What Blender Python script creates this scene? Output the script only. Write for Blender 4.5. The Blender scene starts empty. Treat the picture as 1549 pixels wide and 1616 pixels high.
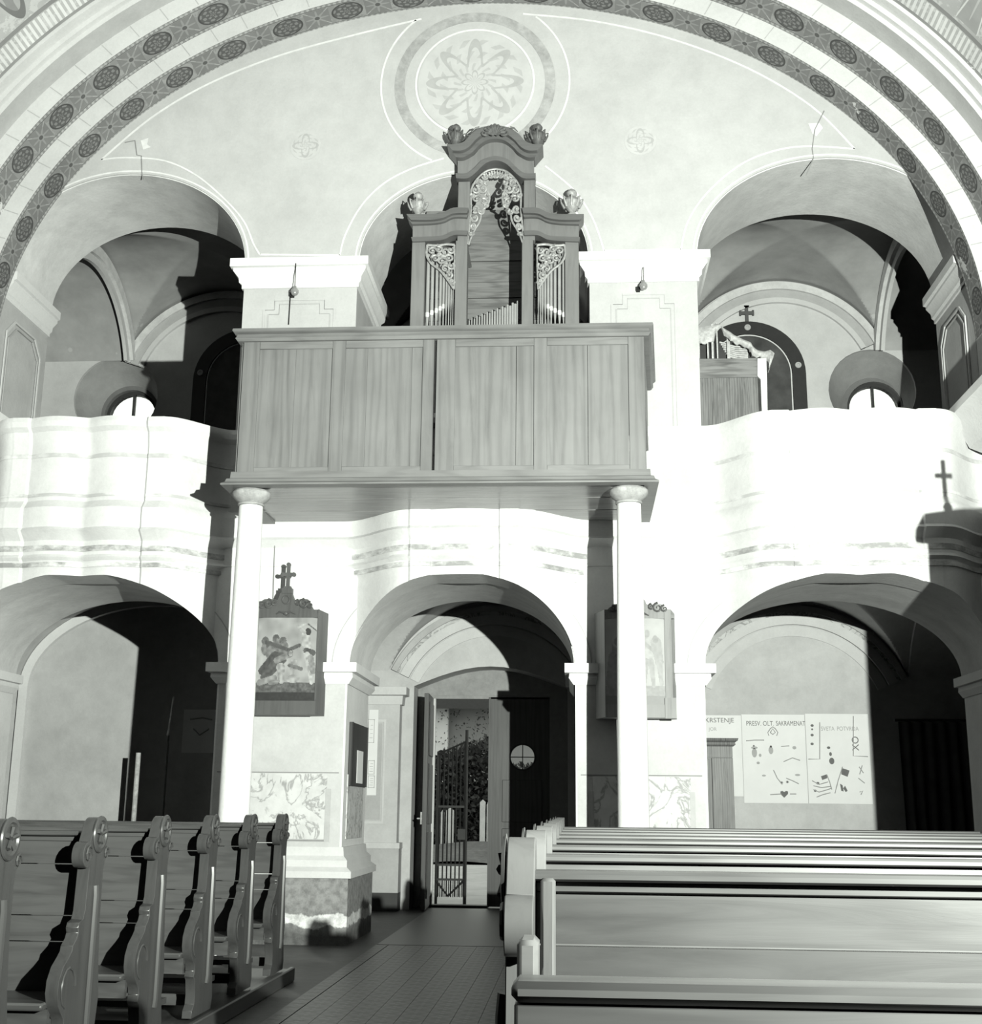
import bpy, bmesh, math, random
import numpy as np
from mathutils import Vector, Matrix
from mathutils.geometry import tessellate_polygon
random.seed(7); rng = np.random.default_rng(7)
PI = math.pi; sin = math.sin; cos = math.cos; R = math.radians
S = bpy.context.scene; COL = S.collection

# ------------------------------------------------------------------ camera
W_, H_ = 1549., 1616.
FPX = 1980.; PITCH, YAW, ROLL = R(13.3), R(-3.9), R(.6)
CAMP = Vector((0, 0, 1.25))
fw = Vector((sin(YAW)*cos(PITCH), cos(YAW)*cos(PITCH), sin(PITCH)))
rt0 = Vector((cos(YAW), -sin(YAW), 0)); up0 = rt0.cross(fw)
rt = rt0*cos(ROLL)+up0*sin(ROLL); up = up0*cos(ROLL)-rt0*sin(ROLL)
cd = bpy.data.cameras.new('camera'); cam = bpy.data.objects.new('camera', cd); COL.objects.link(cam)
cam.matrix_world = Matrix(((rt.x, up.x, -fw.x, CAMP.x), (rt.y, up.y, -fw.y, CAMP.y), (rt.z, up.z, -fw.z, CAMP.z), (0, 0, 0, 1)))
cd.sensor_fit = 'VERTICAL'; cd.sensor_height = 24; cd.lens = 24*FPX/H_; cd.clip_start = .05; cd.clip_end = 300
S.camera = cam
def at(px, py, Y):
    d = fw+rt*((px-W_/2)/FPX)-up*((py-H_/2)/FPX)
    return CAMP+d*((Y-CAMP.y)/d.y)
def ax(px, py, X):
    d = fw+rt*((px-W_/2)/FPX)-up*((py-H_/2)/FPX)
    return CAMP+d*((X-CAMP.x)/d.x)

# ------------------------------------------------------------------ world, lamp, exposure
TINT = (.95, 1., .915)
wd = bpy.data.worlds.new('sky'); S.world = wd; wd.use_nodes = True
bg = wd.node_tree.nodes['Background']; bg.inputs[0].default_value = (*TINT, 1); bg.inputs[1].default_value = 1.25
ld = bpy.data.lights.new('flash_lamp', 'SPOT'); lamp = bpy.data.objects.new('flash_lamp', ld); COL.objects.link(lamp)
lamp.location = (2.24, .28, 2.20); ld.energy = 12000; ld.color = TINT; ld.shadow_soft_size = .035
ld.spot_size = R(124); ld.spot_blend = 1.0
aim = Vector((-1.2, 12.2, 7.0))-lamp.location
lamp.rotation_euler = aim.to_track_quat('-Z', 'Y').to_euler()
S.view_settings.view_transform = 'Standard'; S.view_settings.look = 'None'
S.view_settings.gamma = 1; S.view_settings.use_curve_mapping = False
S.view_settings.exposure = 0.0
S.cycles.diffuse_bounces = 1

# ------------------------------------------------------------------ mesh helpers
class MB:
    def __init__(s): s.v = []; s.f = []; s.uv = []; s.sm = []
    def add(s, vs, fs, smooth=False, uvs=None):
        n = len(s.v); s.v += [tuple(v) for v in vs]
        for i, f in enumerate(fs):
            s.f.append(tuple(n+k for k in f)); s.sm.append(smooth)
            s.uv.append(uvs[i] if uvs else None)
        return s
    def box(s, x0, x1, y0, y1, z0, z1, M=None):
        vs = [Vector(p) for p in ((x0,y0,z0),(x1,y0,z0),(x1,y1,z0),(x0,y1,z0),(x0,y0,z1),(x1,y0,z1),(x1,y1,z1),(x0,y1,z1))]
        if M: vs = [M@v for v in vs]
        return s.add(vs, [(0,3,2,1),(4,5,6,7),(0,1,5,4),(1,2,6,5),(2,3,7,6),(3,0,4,7)])
    def frus(s, a, b):   # two quads lists of four points
        return s.add(list(a)+list(b), [(0,3,2,1),(4,5,6,7),(0,1,5,4),(1,2,6,5),(2,3,7,6),(3,0,4,7)])
    def prism(s, poly, d0, d1, axis='y', holes=(), smooth=False):
        loops = [list(poly)]+[list(h) for h in holes]
        tri = tessellate_polygon([[Vector((p[0], p[1], 0)) for p in l] for l in loops])
        flat = [p for l in loops for p in l]; n = len(flat)
        def mk(p, d):
            return (p[0], d, p[1]) if axis == 'y' else ((d, p[0], p[1]) if axis == 'x' else (p[0], p[1], d))
        vs = [mk(p, d0) for p in flat]+[mk(p, d1) for p in flat]
        fs = [t for t in tri]+[tuple(n+k for k in reversed(t)) for t in tri]
        s.add(vs, fs)
        off = 0; side = []
        for l in loops:
            m = len(l); side += [(off+i, off+(i+1) % m, n+off+(i+1) % m, n+off+i) for i in range(m)]; off += m
        s.add(vs, side, smooth); return s
    def tube(s, pts, r, n=6, taper=None, caps=True):
        pts = [Vector(p) for p in pts]; m = len(pts); vs = []; prev = None
        for i, p in enumerate(pts):
            t = (pts[min(i+1, m-1)]-pts[max(i-1, 0)])
            if t.length < 1e-9: t = Vector((0, 0, 1))
            t.normalize()
            u = (prev if prev is not None else (Vector((0, 1, 0)) if abs(t.y) < .9 else Vector((1, 0, 0))))
            u = (u-t*u.dot(t)).normalized(); prev = u; w = t.cross(u)
            rr = r if taper is None else r*taper[i] if isinstance(taper, (list, tuple)) else r*(1+(taper-1)*i/(m-1))
            vs += [p+(u*cos(2*PI*k/n)+w*sin(2*PI*k/n))*rr for k in range(n)]
        fs = [(i*n+k, i*n+(k+1) % n, (i+1)*n+(k+1) % n, (i+1)*n+k) for i in range(m-1) for k in range(n)]
        s.add(vs, fs, True)
        if caps: s.add(vs, [tuple(range(n-1, -1, -1)), tuple((m-1)*n+k for k in range(n))])
        return s
    def lathe(s, prof, c=(0, 0, 0), n=16, axis='z', smooth=True, sx=1):
        vs = []
        for r, z in prof:
            for k in range(n):
                a = 2*PI*k/n; x, y = r*cos(a)*sx, r*sin(a)
                vs.append((c[0]+x, c[1]+y, c[2]+z) if axis == 'z' else ((c[0]+x, c[1]+z, c[2]+y) if axis == 'y' else (c[0]+z, c[1]+x, c[2]+y)))
        m = len(prof)
        fs = [(i*n+k, i*n+(k+1) % n, (i+1)*n+(k+1) % n, (i+1)*n+k) for i in range(m-1) for k in range(n)]
        s.add(vs, fs, smooth)
        s.add(vs, [tuple(range(n-1, -1, -1)), tuple((m-1)*n+k for k in range(n))]); return s
    def grid(s, fn, nu, nv, smooth=True, uv=None):
        vs = [fn(i/nu, j/nv) for j in range(nv+1) for i in range(nu+1)]
        fs = []; us = []
        for j in range(nv):
            for i in range(nu):
                a = j*(nu+1)+i; fs.append((a, a+1, a+nu+2, a+nu+1))
                if uv: us.append([uv(i/nu, j/nv), uv((i+1)/nu, j/nv), uv((i+1)/nu, (j+1)/nv), uv(i/nu, (j+1)/nv)])
        return s.add(vs, fs, smooth, us if uv else None)
    def sweep(s, path, prof, closed=False, capends=True, smooth=False, zmap=None):
        """path: list of (x,y); prof: closed list of (out,z); out is to the right-hand side of the travel direction."""
        m = len(path); rows = []
        for i in range(m):
            p = Vector(path[i])
            a = Vector(path[i-1]) if (i > 0 or closed) else None
            b = Vector(path[(i+1) % m]) if (i < m-1 or closed) else None
            d1 = (p-a).normalized() if a is not None else (b-p).normalized()
            d2 = (b-p).normalized() if b is not None else d1
            n1 = Vector((d1.y, -d1.x)); n2 = Vector((d2.y, -d2.x)); nn = (n1+n2)
            nn = nn/(max(.3, nn.dot(n1))) if nn.length > 1e-6 else n1
            rows.append([(p.x+nn.x*o, p.y+nn.y*o, z) for o, z in prof])
        k = len(prof); vs = [q for r_ in rows for q in r_]; fs = []
        rng_ = range(m) if closed else range(m-1)
        for i in rng_:
            j = (i+1) % m
            for q in range(k):
                fs.append((i*k+q, i*k+(q+1) % k, j*k+(q+1) % k, j*k+q))
        s.add(vs, fs, smooth)
        if not closed and capends:
            for base, rev in ((0, True), ((m-1)*k, False)):
                tri = tessellate_polygon([[Vector((o, z, 0)) for o, z in prof]])
                s.add([vs[base+q] for q in range(k)], [tuple(t) if rev else tuple(reversed(t)) for t in tri])
        return s
    def build(s, name, mat, parent=None, bevel=0, sharp=35, **props):
        me = bpy.data.meshes.new(name)
        off = Vector((0, 0, 0))
        q = parent
        while q is not None: off += q.location; q = q.parent
        me.from_pydata([tuple(Vector(v)-off) for v in s.v], [], s.f)
        me.polygons.foreach_set('use_smooth', [bool(x) for x in s.sm])
        if any(u for u in s.uv):
            ul = me.uv_layers.new(name='UVMap'); li = 0
            data = []
            for f, u in zip(s.f, s.uv):
                for k in range(len(f)): data += list(u[k]) if u else [0, 0]
            ul.data.foreach_set('uv', data)
        bm = bmesh.new(); bm.from_mesh(me)
        bmesh.ops.remove_doubles(bm, verts=bm.verts, dist=1e-5)
        if not any(u for u in s.uv): bmesh.ops.recalc_face_normals(bm, faces=bm.faces)
        bm.to_mesh(me); bm.free()
        try: me.set_sharp_from_angle(angle=R(sharp))
        except Exception: pass
        me.materials.append(mat)
        o = bpy.data.objects.new(name, me); COL.objects.link(o)
        if parent is not None: o.parent = parent
        if bevel:
            b = o.modifiers.new('bevel', 'BEVEL'); b.width = bevel; b.segments = 1; b.limit_method = 'ANGLE'; b.angle_limit = R(40)
        for k, v in props.items(): o[k] = v
        return o
def struct(o): o['kind'] = 'structure'; return o
def thing(name, label, cat, loc=(0, 0, 0), group=None):
    o = bpy.data.objects.new(name, None); o.empty_display_size = .1; COL.objects.link(o); o.location = loc
    o['label'] = label; o['category'] = cat
    if group: o['group'] = group
    return o
def tag(o, label, cat, group=None):
    o['label'] = label; o['category'] = cat
    if group: o['group'] = group
    return o
def copy_tree(o, parent=None, loc=None):
    c = o.copy(); COL.objects.link(c); c.parent = parent
    if loc is not None: c.location = loc
    for ch in list(o.children): copy_tree(ch, c)
    return c
def smooth_path(P, n=6):
    P = [Vector(p) for p in P]; out = []
    for i in range(len(P)-1):
        p0 = P[max(i-1, 0)]; p1 = P[i]; p2 = P[i+1]; p3 = P[min(i+2, len(P)-1)]
        for k in range(n):
            t = k/n
            out.append(.5*((2*p1)+(p2-p0)*t+(2*p0-5*p1+4*p2-p3)*t*t+(3*p1-p0-3*p2+p3)*t**3))
    out.append(P[-1]); return out

# ------------------------------------------------------------------ materials
def newmat(name):
    m = bpy.data.materials.new(name); m.use_nodes = True
    return m, m.node_tree.nodes, m.node_tree.links, m.node_tree.nodes['Principled BSDF']
def ramp(N, L, src, stops):
    r = N.new('ShaderNodeValToRGB'); L.new(src, r.inputs[0])
    e = r.color_ramp.elements
    while len(e) < len(stops): e.new(.5)
    for el, (p, c) in zip(e, stops): el.position = p; el.color = (c, c, c, 1)
    return r.outputs[0]
def noise(N, L, vec, scale, detail=5, rough=.6, dist=0):
    n = N.new('ShaderNodeTexNoise'); n.inputs['Scale'].default_value = scale; n.inputs['Detail'].default_value = detail
    n.inputs['Roughness'].default_value = rough; n.inputs['Distortion'].default_value = dist
    L.new(vec, n.inputs['Vector']); return n.outputs['Fac']
def mapping(N, L, scale=(1, 1, 1), coord='Object', rot=(0, 0, 0)):
    t = N.new('ShaderNodeTexCoord'); m = N.new('ShaderNodeMapping'); L.new(t.outputs[coord], m.inputs[0])
    m.inputs['Scale'].default_value = scale; m.inputs['Rotation'].default_value = rot; return m.outputs[0]
def mul(N, L, a, b, mode='MULTIPLY', fac=1):
    x = N.new('ShaderNodeMix'); x.data_type = 'RGBA'; x.blend_type = mode; x.inputs[0].default_value = fac
    L.new(a, x.inputs[6]); L.new(b, x.inputs[7]); return x.outputs[2]
def bump(N, L, bs, h, strength=.3, dist=.01):
    b = N.new('ShaderNodeBump'); b.inputs['Strength'].default_value = strength; b.inputs['Distance'].default_value = dist
    L.new(h, b.inputs['Height']); L.new(b.outputs[0], bs.inputs['Normal'])
def plaster(name, v, var=.12, stain=.2, scale=.8, rough=.9, bmp=.25):
    m, N, L, bs = newmat(name); vec = mapping(N, L)
    a = ramp(N, L, noise(N, L, vec, scale, 8, .65, .4), [(.3, v*(1-var)), (.65, v*(1+var*.4))])
    b = ramp(N, L, noise(N, L, vec, scale*4.3, 6, .7), [(.25, 1-stain), (.6, 1)])
    c = ramp(N, L, noise(N, L, vec, 40, 3, .7), [(.3, .94), (.7, 1)])
    L.new(mul(N, L, mul(N, L, a, b), c), bs.inputs['Base Color']); bs.inputs['Roughness'].default_value = rough
    bs.inputs['Specular IOR Level'].default_value = .2
    bump(N, L, bs, noise(N, L, vec, 22, 6, .6), bmp, .012); return m
def wood(name, v, axis='z', contrast=.4, scale=1., rough=.45, ring=True):
    m, N, L, bs = newmat(name)
    sc = {'x': (.5, 7, 7), 'y': (7, .5, 7), 'z': (6, 6, .45)}[axis]
    vec = mapping(N, L, tuple(k*scale for k in sc))
    g = noise(N, L, vec, 2.2, 8, .62, 1.1)
    base = ramp(N, L, g, [(.25, v*(1-contrast)), (.5, v), (.75, v*(1+contrast*.35))])
    if ring:
        w = N.new('ShaderNodeTexWave'); w.inputs['Scale'].default_value = .9*scale; w.inputs['Distortion'].default_value = 9
        w.inputs['Detail'].default_value = 3; w.inputs['Detail Scale'].default_value = 1.2; L.new(vec, w.inputs['Vector'])
        base = mul(N, L, base, ramp(N, L, w.outputs['Fac'], [(0, 1-contrast*.55), (.35, 1), (1, 1.04)]))
    L.new(mul(N, L, base, ramp(N, L, noise(N, L, mapping(N, L), 1.3, 4), [(.3, .82), (.7, 1.05)])), bs.inputs['Base Color'])
    bs.inputs['Roughness'].default_value = rough; bs.inputs['Specular IOR Level'].default_value = .35
    bump(N, L, bs, g, .12, .006); return m
def flat(name, v, rough=.8, metal=0, spec=.3, var=.1, scale=12):
    m, N, L, bs = newmat(name); vec = mapping(N, L)
    L.new(ramp(N, L, noise(N, L, vec, scale, 5), [(.3, v*(1-var)), (.7, v*(1+var))]), bs.inputs['Base Color'])
    bs.inputs['Roughness'].default_value = rough; bs.inputs['Metallic'].default_value = metal
    bs.inputs['Specular IOR Level'].default_value = spec; return m
def mth(N, L, op, a, b=None, c=None):
    n = N.new('ShaderNodeMath'); n.operation = op
    for i, x in enumerate((a, b, c)):
        if x is None: continue
        if isinstance(x, (int, float)): n.inputs[i].default_value = x
        else: L.new(x, n.inputs[i])
    return n.outputs[0]
def band_mat(name, base, dark, period=.62):
    """Painted band: dark rosette ovals alternating with star squares, dotted edges; UV x metres along, y 0..1 across."""
    m, N, L, bs = newmat(name)
    t = N.new('ShaderNodeTexCoord'); sp = N.new('ShaderNodeSeparateXYZ'); L.new(t.outputs['UV'], sp.inputs[0])
    u, v = sp.outputs[0], sp.outputs[1]
    M = lambda op, a, b=None, c=None: mth(N, L, op, a, b, c)
    cell = M('SUBTRACT', M('FRACT', M('DIVIDE', u, period)), .5)          # oval at 0
    vv = M('SUBTRACT', v, .5)
    r1 = M('SQRT', M('ADD', M('POWER', M('MULTIPLY', cell, period/.16), 2), M('POWER', M('MULTIPLY', vv, 1/.36), 2)))
    oval = M('LESS_THAN', r1, 1); ring = M('MULTIPLY', M('LESS_THAN', r1, 1.0), M('GREATER_THAN', r1, .88))
    a1 = M('ARCTAN2', M('MULTIPLY', vv, 1/.36), M('MULTIPLY', cell, period/.16))
    pet = M('GREATER_THAN', M('MULTIPLY', M('SINE', M('MULTIPLY', a1, 6)), M('SINE', M('MULTIPLY', r1, 13))), .15)
    c2 = M('SUBTRACT', M('FRACT', M('ADD', M('DIVIDE', u, period), .5)), .5)
    xx = M('MULTIPLY', c2, period/.13); yy = M('MULTIPLY', vv, 1/.36)
    r2 = M('SQRT', M('ADD', M('POWER', xx, 2), M('POWER', yy, 2))); a2 = M('ARCTAN2', yy, xx)
    sq = M('LESS_THAN', M('MAXIMUM', M('ABSOLUTE', xx), M('ABSOLUTE', yy)), 1)
    star = M('LESS_THAN', r2, M('ADD', .32, M('MULTIPLY', M('POWER', M('ABSOLUTE', M('COSINE', M('MULTIPLY', a2, 4))), 5), .6)))
    xl = M('LESS_THAN', M('ABSOLUTE', M('SUBTRACT', M('ABSOLUTE', xx), M('ABSOLUTE', yy))), .06)
    dots = M('MULTIPLY', M('GREATER_THAN', M('ABSOLUTE', vv), .40), M('GREATER_THAN', M('SINE', M('MULTIPLY', u, 2*PI/.055)), 0))
    line = M('MULTIPLY', M('GREATER_THAN', M('ABSOLUTE', vv), .375), M('LESS_THAN', M('ABSOLUTE', vv), .395))
    edge = M('GREATER_THAN', M('ABSOLUTE', vv), .485)
    val = base
    def over(val, mask, to):
        x = N.new('ShaderNodeMix'); L.new(mask, x.inputs[0])
        for i, q in ((2, val), (3, to)):
            if isinstance(q, (int, float)): x.inputs[i].default_value = q
            else: L.new(q, x.inputs[i])
        return x.outputs[0]
    vn = noise(N, L, mapping(N, L), 9, 6, .7)
    val = over(val, M('GREATER_THAN', vn, .54), base*1.25)
    val = over(val, sq, base*.82); val = over(val, M('MULTIPLY', sq, xl), base*1.5); val = over(val, M('MULTIPLY', sq, star), base*1.12)
    val = over(val, M('MULTIPLY', M('MULTIPLY', sq, star), M('LESS_THAN', r2, .2)), dark)
    val = over(val, oval, dark); val = over(val, M('MULTIPLY', oval, pet), base*.85); val = over(val, ring, dark*.7)
    val = over(val, dots, base*1.6); val = over(val, line, dark); val = over(val, edge, dark*1.1)
    peel = M('GREATER_THAN', noise(N, L, mapping(N, L), 1.7, 7, .65), .66)
    val = over(val, peel, .74)
    g = N.new('ShaderNodeCombineColor')
    for i in range(3): L.new(val, g.inputs[i])
    L.new(mul(N, L, g.outputs[0], ramp(N, L, noise(N, L, mapping(N, L), 3, 6), [(.3, .8), (.7, 1)])), bs.inputs['Base Color'])
    bs.inputs['Roughness'].default_value = .9; bs.inputs['Specular IOR Level'].default_value = .15
    return m
def rosette_mat(name, base, ink, rad, petals=8, amp=.5):
    """Faded painted rosette on a disc; local x,z coordinates."""
    m, N, L, bs = newmat(name)
    t = N.new('ShaderNodeTexCoord'); sp = N.new('ShaderNodeSeparateXYZ'); L.new(t.outputs['Object'], sp.inputs[0])
    M = lambda op, a, b=None, c=None: mth(N, L, op, a, b, c)
    x, y = M('DIVIDE', sp.outputs[0], rad), M('DIVIDE', sp.outputs[2], rad)
    r = M('SQRT', M('ADD', M('POWER', x, 2), M('POWER', y, 2))); a = M('ARCTAN2', y, x)
    ca = M('ABSOLUTE', M('COSINE', M('MULTIPLY', a, petals/2)))
    p1 = M('LESS_THAN', M('ABSOLUTE', M('SUBTRACT', r, M('ADD', .35, M('MULTIPLY', M('POWER', ca, 2), .42)))), M('ADD', .035, M('MULTIPLY', ca, .05)))
    p2 = M('MULTIPLY', M('GREATER_THAN', M('SINE', M('ADD', M('MULTIPLY', a, petals*2), M('MULTIPLY', r, 21))), .35),
           M('MULTIPLY', M('LESS_THAN', r, .84), M('GREATER_THAN', M('SINE', M('MULTIPLY', r, 26)), -.2)))
    p3 = M('LESS_THAN', M('ABSOLUTE', M('SUBTRACT', r, M('ADD', .12, M('MULTIPLY', ca, .1)))), .02)
    ink_ = M('MAXIMUM', M('MAXIMUM', p1, M('MULTIPLY', p2, .7)), p3)
    fade = M('MULTIPLY', ink_, M('ADD', .35, M('MULTIPLY', noise(N, L, t.outputs['Object'], 6, 6, .7), .8)))
    cut = M('MULTIPLY', fade, M('LESS_THAN', r, .95))
    x_ = N.new('ShaderNodeMix'); x_.data_type = 'RGBA'; L.new(M('MULTIPLY', cut, amp), x_.inputs[0])
    x_.inputs[6].default_value = (base, base, base, 1); x_.inputs[7].default_value = (ink, ink, ink, 1)
    L.new(mul(N, L, x_.outputs[2], ramp(N, L, noise(N, L, t.outputs['Object'], 5, 6), [(.3, .88), (.6, 1)])), bs.inputs['Base Color'])
    bs.inputs['Roughness'].default_value = .9; bs.inputs['Specular IOR Level'].default_value = .15
    return m
def star_mat(name, v):
    m, N, L, bs = newmat(name); vec = mapping(N, L)
    vo = N.new('ShaderNodeTexVoronoi'); vo.inputs['Scale'].default_value = 2.6; vo.inputs['Randomness'].default_value = .55; L.new(vec, vo.inputs['Vector'])
    base = ramp(N, L, noise(N, L, vec, 1.6, 7, .65), [(.3, v*.75), (.68, v*1.1)])
    st = ramp(N, L, vo.outputs['Distance'], [(.075, 1), (.09, 0)])
    x = N.new('ShaderNodeMix'); x.data_type = 'RGBA'; L.new(mth(N, L, 'MULTIPLY', st, .5), x.inputs[0]); L.new(base, x.inputs[6]); x.inputs[7].default_value = (.6, .6, .6, 1)
    L.new(x.outputs[2], bs.inputs['Base Color']); bs.inputs['Roughness'].default_value = .9; bs.inputs['Specular IOR Level'].default_value = .15
    return m
def marble_mat(name, v, vein):
    m, N, L, bs = newmat(name); vec = mapping(N, L)
    n = noise(N, L, vec, 3.2, 5, .55, 2.2)
    a = ramp(N, L, n, [(.46, v), (.495, vein), (.51, vein), (.545, v)])
    L.new(mul(N, L, a, ramp(N, L, noise(N, L, vec, 7, 6), [(.3, .82), (.6, 1)])), bs.inputs['Base Color']); bs.inputs['Roughness'].default_value = .75
    return m
def base_mat(name):
    """pier plinth: grey paint, peeled to pale plaster and darker low down"""
    m, N, L, bs = newmat(name); t = N.new('ShaderNodeTexCoord'); sp = N.new('ShaderNodeSeparateXYZ'); L.new(t.outputs['Object'], sp.inputs[0])
    n = noise(N, L, t.outputs['Object'], 3.2, 7, .65)
    h = mth(N, L, 'ADD', sp.outputs[2], mth(N, L, 'MULTIPLY', mth(N, L, 'SUBTRACT', n, .5), .22))
    a = ramp(N, L, h, [(.10, .12), (.17, .22), (.18, .75), (.26, .75), (.27, .27), (1, .3)])
    L.new(mul(N, L, a, ramp(N, L, noise(N, L, t.outputs['Object'], 16, 6, .7), [(.35, .55), (.6, 1)])), bs.inputs['Base Color']); bs.inputs['Roughness'].default_value = .9
    bump(N, L, bs, n, .5, .03); return m
def tile_mat(name, a, b):
    m, N, L, bs = newmat(name); t = N.new('ShaderNodeTexCoord'); sp = N.new('ShaderNodeSeparateXYZ'); L.new(t.outputs['Object'], sp.inputs[0])
    M = lambda op, p, q=None, c=None: mth(N, L, op, p, q, c)
    x, y = M('MULTIPLY', sp.outputs[0], 1/.08), M('MULTIPLY', sp.outputs[1], 1/.08)
    r = M('SQRT', M('ADD', M('POWER', x, 2), M('POWER', y, 2))); an = M('ARCTAN2', y, x)
    p = M('LESS_THAN', r, M('ADD', .45, M('MULTIPLY', M('COSINE', M('MULTIPLY', an, 4)), .3)))
    q = M('GREATER_THAN', M('ADD', M('ABSOLUTE', x), M('ABSOLUTE', y)), 1.45)
    k = M('MAXIMUM', M('MULTIPLY', p, M('GREATER_THAN', r, .22)), q)
    x_ = N.new('ShaderNodeMix'); x_.data_type = 'RGBA'; L.new(k, x_.inputs[0]); x_.inputs[6].default_value = (a, a, a, 1); x_.inputs[7].default_value = (b, b, b, 1)
    L.new(x_.outputs[2], bs.inputs['Base Color']); bs.inputs['Roughness'].default_value = .4
    return m
def attr_mat(name):
    m, N, L, bs = newmat(name); a = N.new('ShaderNodeAttribute'); a.attribute_name = 'paint'
    L.new(a.outputs['Color'], bs.inputs['Base Color']); bs.inputs['Roughness'].default_value = .5; return m
def glass_mat(name):
    m, N, L, bs = newmat(name)
    N.remove(bs); g = N.new('ShaderNodeBsdfGlass'); g.inputs['IOR'].default_value = 1.01; g.inputs['Color'].default_value = (1, 1, 1, 1)
    L.new(g.outputs[0], N['Material Output'].inputs[0]); return m

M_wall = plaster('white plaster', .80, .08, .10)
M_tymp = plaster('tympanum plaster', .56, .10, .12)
M_nave = plaster('nave darkened plaster', .28, .12, .15)  # for the unseen nave, darkened so it bounces back less lamp light
M_grey = plaster('grey painted plaster', .50, .12, .15)
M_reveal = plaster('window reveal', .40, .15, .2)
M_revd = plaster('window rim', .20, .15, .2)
M_cap = plaster('cap plaster', .84, .05, .06)
M_pier = plaster('lower pier plaster', .58, .12, .14)
M_sof = plaster('soffit plaster', .80, .16, .2, .9)
M_back = plaster('aisle wall plaster', .60, .12, .14, 1.1)
M_backup = plaster('upper bay plaster', .66, .12, .12)
M_light = plaster('light band', .66, .08, .10)
M_ring = plaster('white ring', .72, .15, .2, 2)
M_para = plaster('whitewash parapet', .74, .06, .12, 1.2)
M_band = band_mat('painted arch band', .30, .13)
M_band2 = band_mat('painted nave ornament', .52, .30, .9)
M_star = star_mat('starry vault', .42)
M_line = flat('painted light line', .74, .9)
M_dline = flat('painted dark line', .25, .9)
M_marb = marble_mat('painted marbling', .60, .33)
M_base = base_mat('peeling plinth')
M_floor = plaster('floor stone', .09, .2, .3, 1.5, .5)
M_tile = tile_mat('patterned tile', .045, .10)
M_tileb = tile_mat('border tile', .035, .07)
M_loft = wood('weathered oak', .195, 'z', .24, .8)
M_lofth = wood('weathered oak horizontal', .20, 'x', .22, 1.)
M_soft = wood('loft soffit boards', .24, 'x', .35, .8, .22)
M_org = wood('organ case oak', .20, 'z', .25, 1.3, .5, False)
M_orgd = wood('organ cornice oak', .14, 'x', .25, 1.3, .4, False)
M_orgb = wood('organ back boards', .20, 'x', .4, 1.2)
M_gilt = flat('dull gilding', .34, .5, .1, .5, .3, 30)
M_pipe = flat('tin pipe', .42, .35, .25, .5, .1, 8)
M_pipel = flat('pipe mouth', .85, .3, .3, .5)
M_pew = wood('pew oak', .062, 'x', .35, 1.1, .38)
M_pewend = wood('pew end oak', .050, 'z', .3, 1.2, .3, False)
M_pewr = wood('light pew oak', .060, 'x', .3, 1.0, .4)
M_pewre = wood('light pew end oak', .10, 'z', .3, 1.0, .4, False)
M_step = wood('platform board', .05, 'y', .3, 1, .3)
M_col = plaster('stone column', .86, .04, .06, 2)
M_capst = plaster('column cap stone', .42, .3, .35, 5)
M_frame = wood('station frame wood', .095, 'z', .35, 1.2, .5, False)
M_framelt = wood('pale station frame', .22, 'z', .3, 1.2, .5, False)
M_iron = flat('black iron', .03, .5, .6)
M_dark = flat('dark leaf wood', .045, .5)
M_door = wood('door wood', .08, 'z', .3)
M_doorf = plaster('door frame paint', .36, .15, .2, 3)
M_paper = flat('poster paper', .82, .8, 0, .2, .04, 3)
M_ink = flat('poster ink', .16, .8)
M_inkl = flat('poster pale ink', .42, .8)
M_board = wood('notice board', .05, 'z', .3)
M_cup = wood('worn cupboard wood', .2, 'z', .55, 1.5)
M_canvas = plaster('torn canvas', .62, .3, .45, 6)
M_curt = flat('dark curtain', .12, .9, 0, .1, .2, 3)
M_curtl = flat('banner lining', .5, .9, 0, .1, .1, 3)
M_glass = glass_mat('pane glass')
M_bulb = flat('frosted lamp glass', .30, .15, .2, .7)
M_attr = attr_mat('painted picture')
M_ext = plaster('house render', .34, .1, .1, .3)
M_extl = plaster('house render sunlit tone', .85, .05, .05, .3)  # bright copy of the render; sunlight on the house is put into this colour
M_path = plaster('gravel path', .45, .15, .25, .6)
M_grass = plaster('grass verge', .13, .3, .4, 2)
M_hedge = flat('hedge leaf', .05, .8, 0, .2, .5, 3)
M_roof = flat('roof tiles', .06, .8)
M_stone = plaster('gravestone', .7, .1, .2, 2)

# ------------------------------------------------------------------ dimensions
W, T, B = 12.2, 13.48, 16.4          # arcade front, arcade back, west wall
AX = -1.05; XL, XR = -6.15, 4.05
LOW = [(-4.83, 1.32), (-1.11, 1.11), (2.645, 1.405)]      # centre, half width
UPP = [(-4.815, 1.335), (-1.05, 1.22), (2.665, 1.385)]
LZ, LR = 2.62, .84; UZ, URS = 6.88, 1.08
def arc(c, a, z0, r, n=28, rev=False):
    p = [(c-a*cos(PI*i/n), z0+r*sin(PI*i/n)) for i in range(n+1)]
    return p[::-1] if rev else p
VA, VZ, VR = 5.10, 5.9, 4.03
def vault(r, t): return (AX-(VA+r)*cos(t), VZ+(VR+r)*sin(t))

# ------------------------------------------------------------------ structure: arcade wall
out = [(-7.6, 0)]
for c, a in LOW:
    out += [(c-a, 0)]+arc(c, a, LZ, LR)+[(c+a, 0)]
out += [(5.5, 0), (5.5, VZ)]+[vault(.9, PI-PI*i/40) for i in range(41)]+[(-7.6, VZ)]
holes = []
for (c, a), rr in zip(UPP, (URS, 1.0, URS)):
    holes.append([(c-a, 4.2)]+arc(c, a, UZ, rr)+[(c+a, 4.2)])
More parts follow.
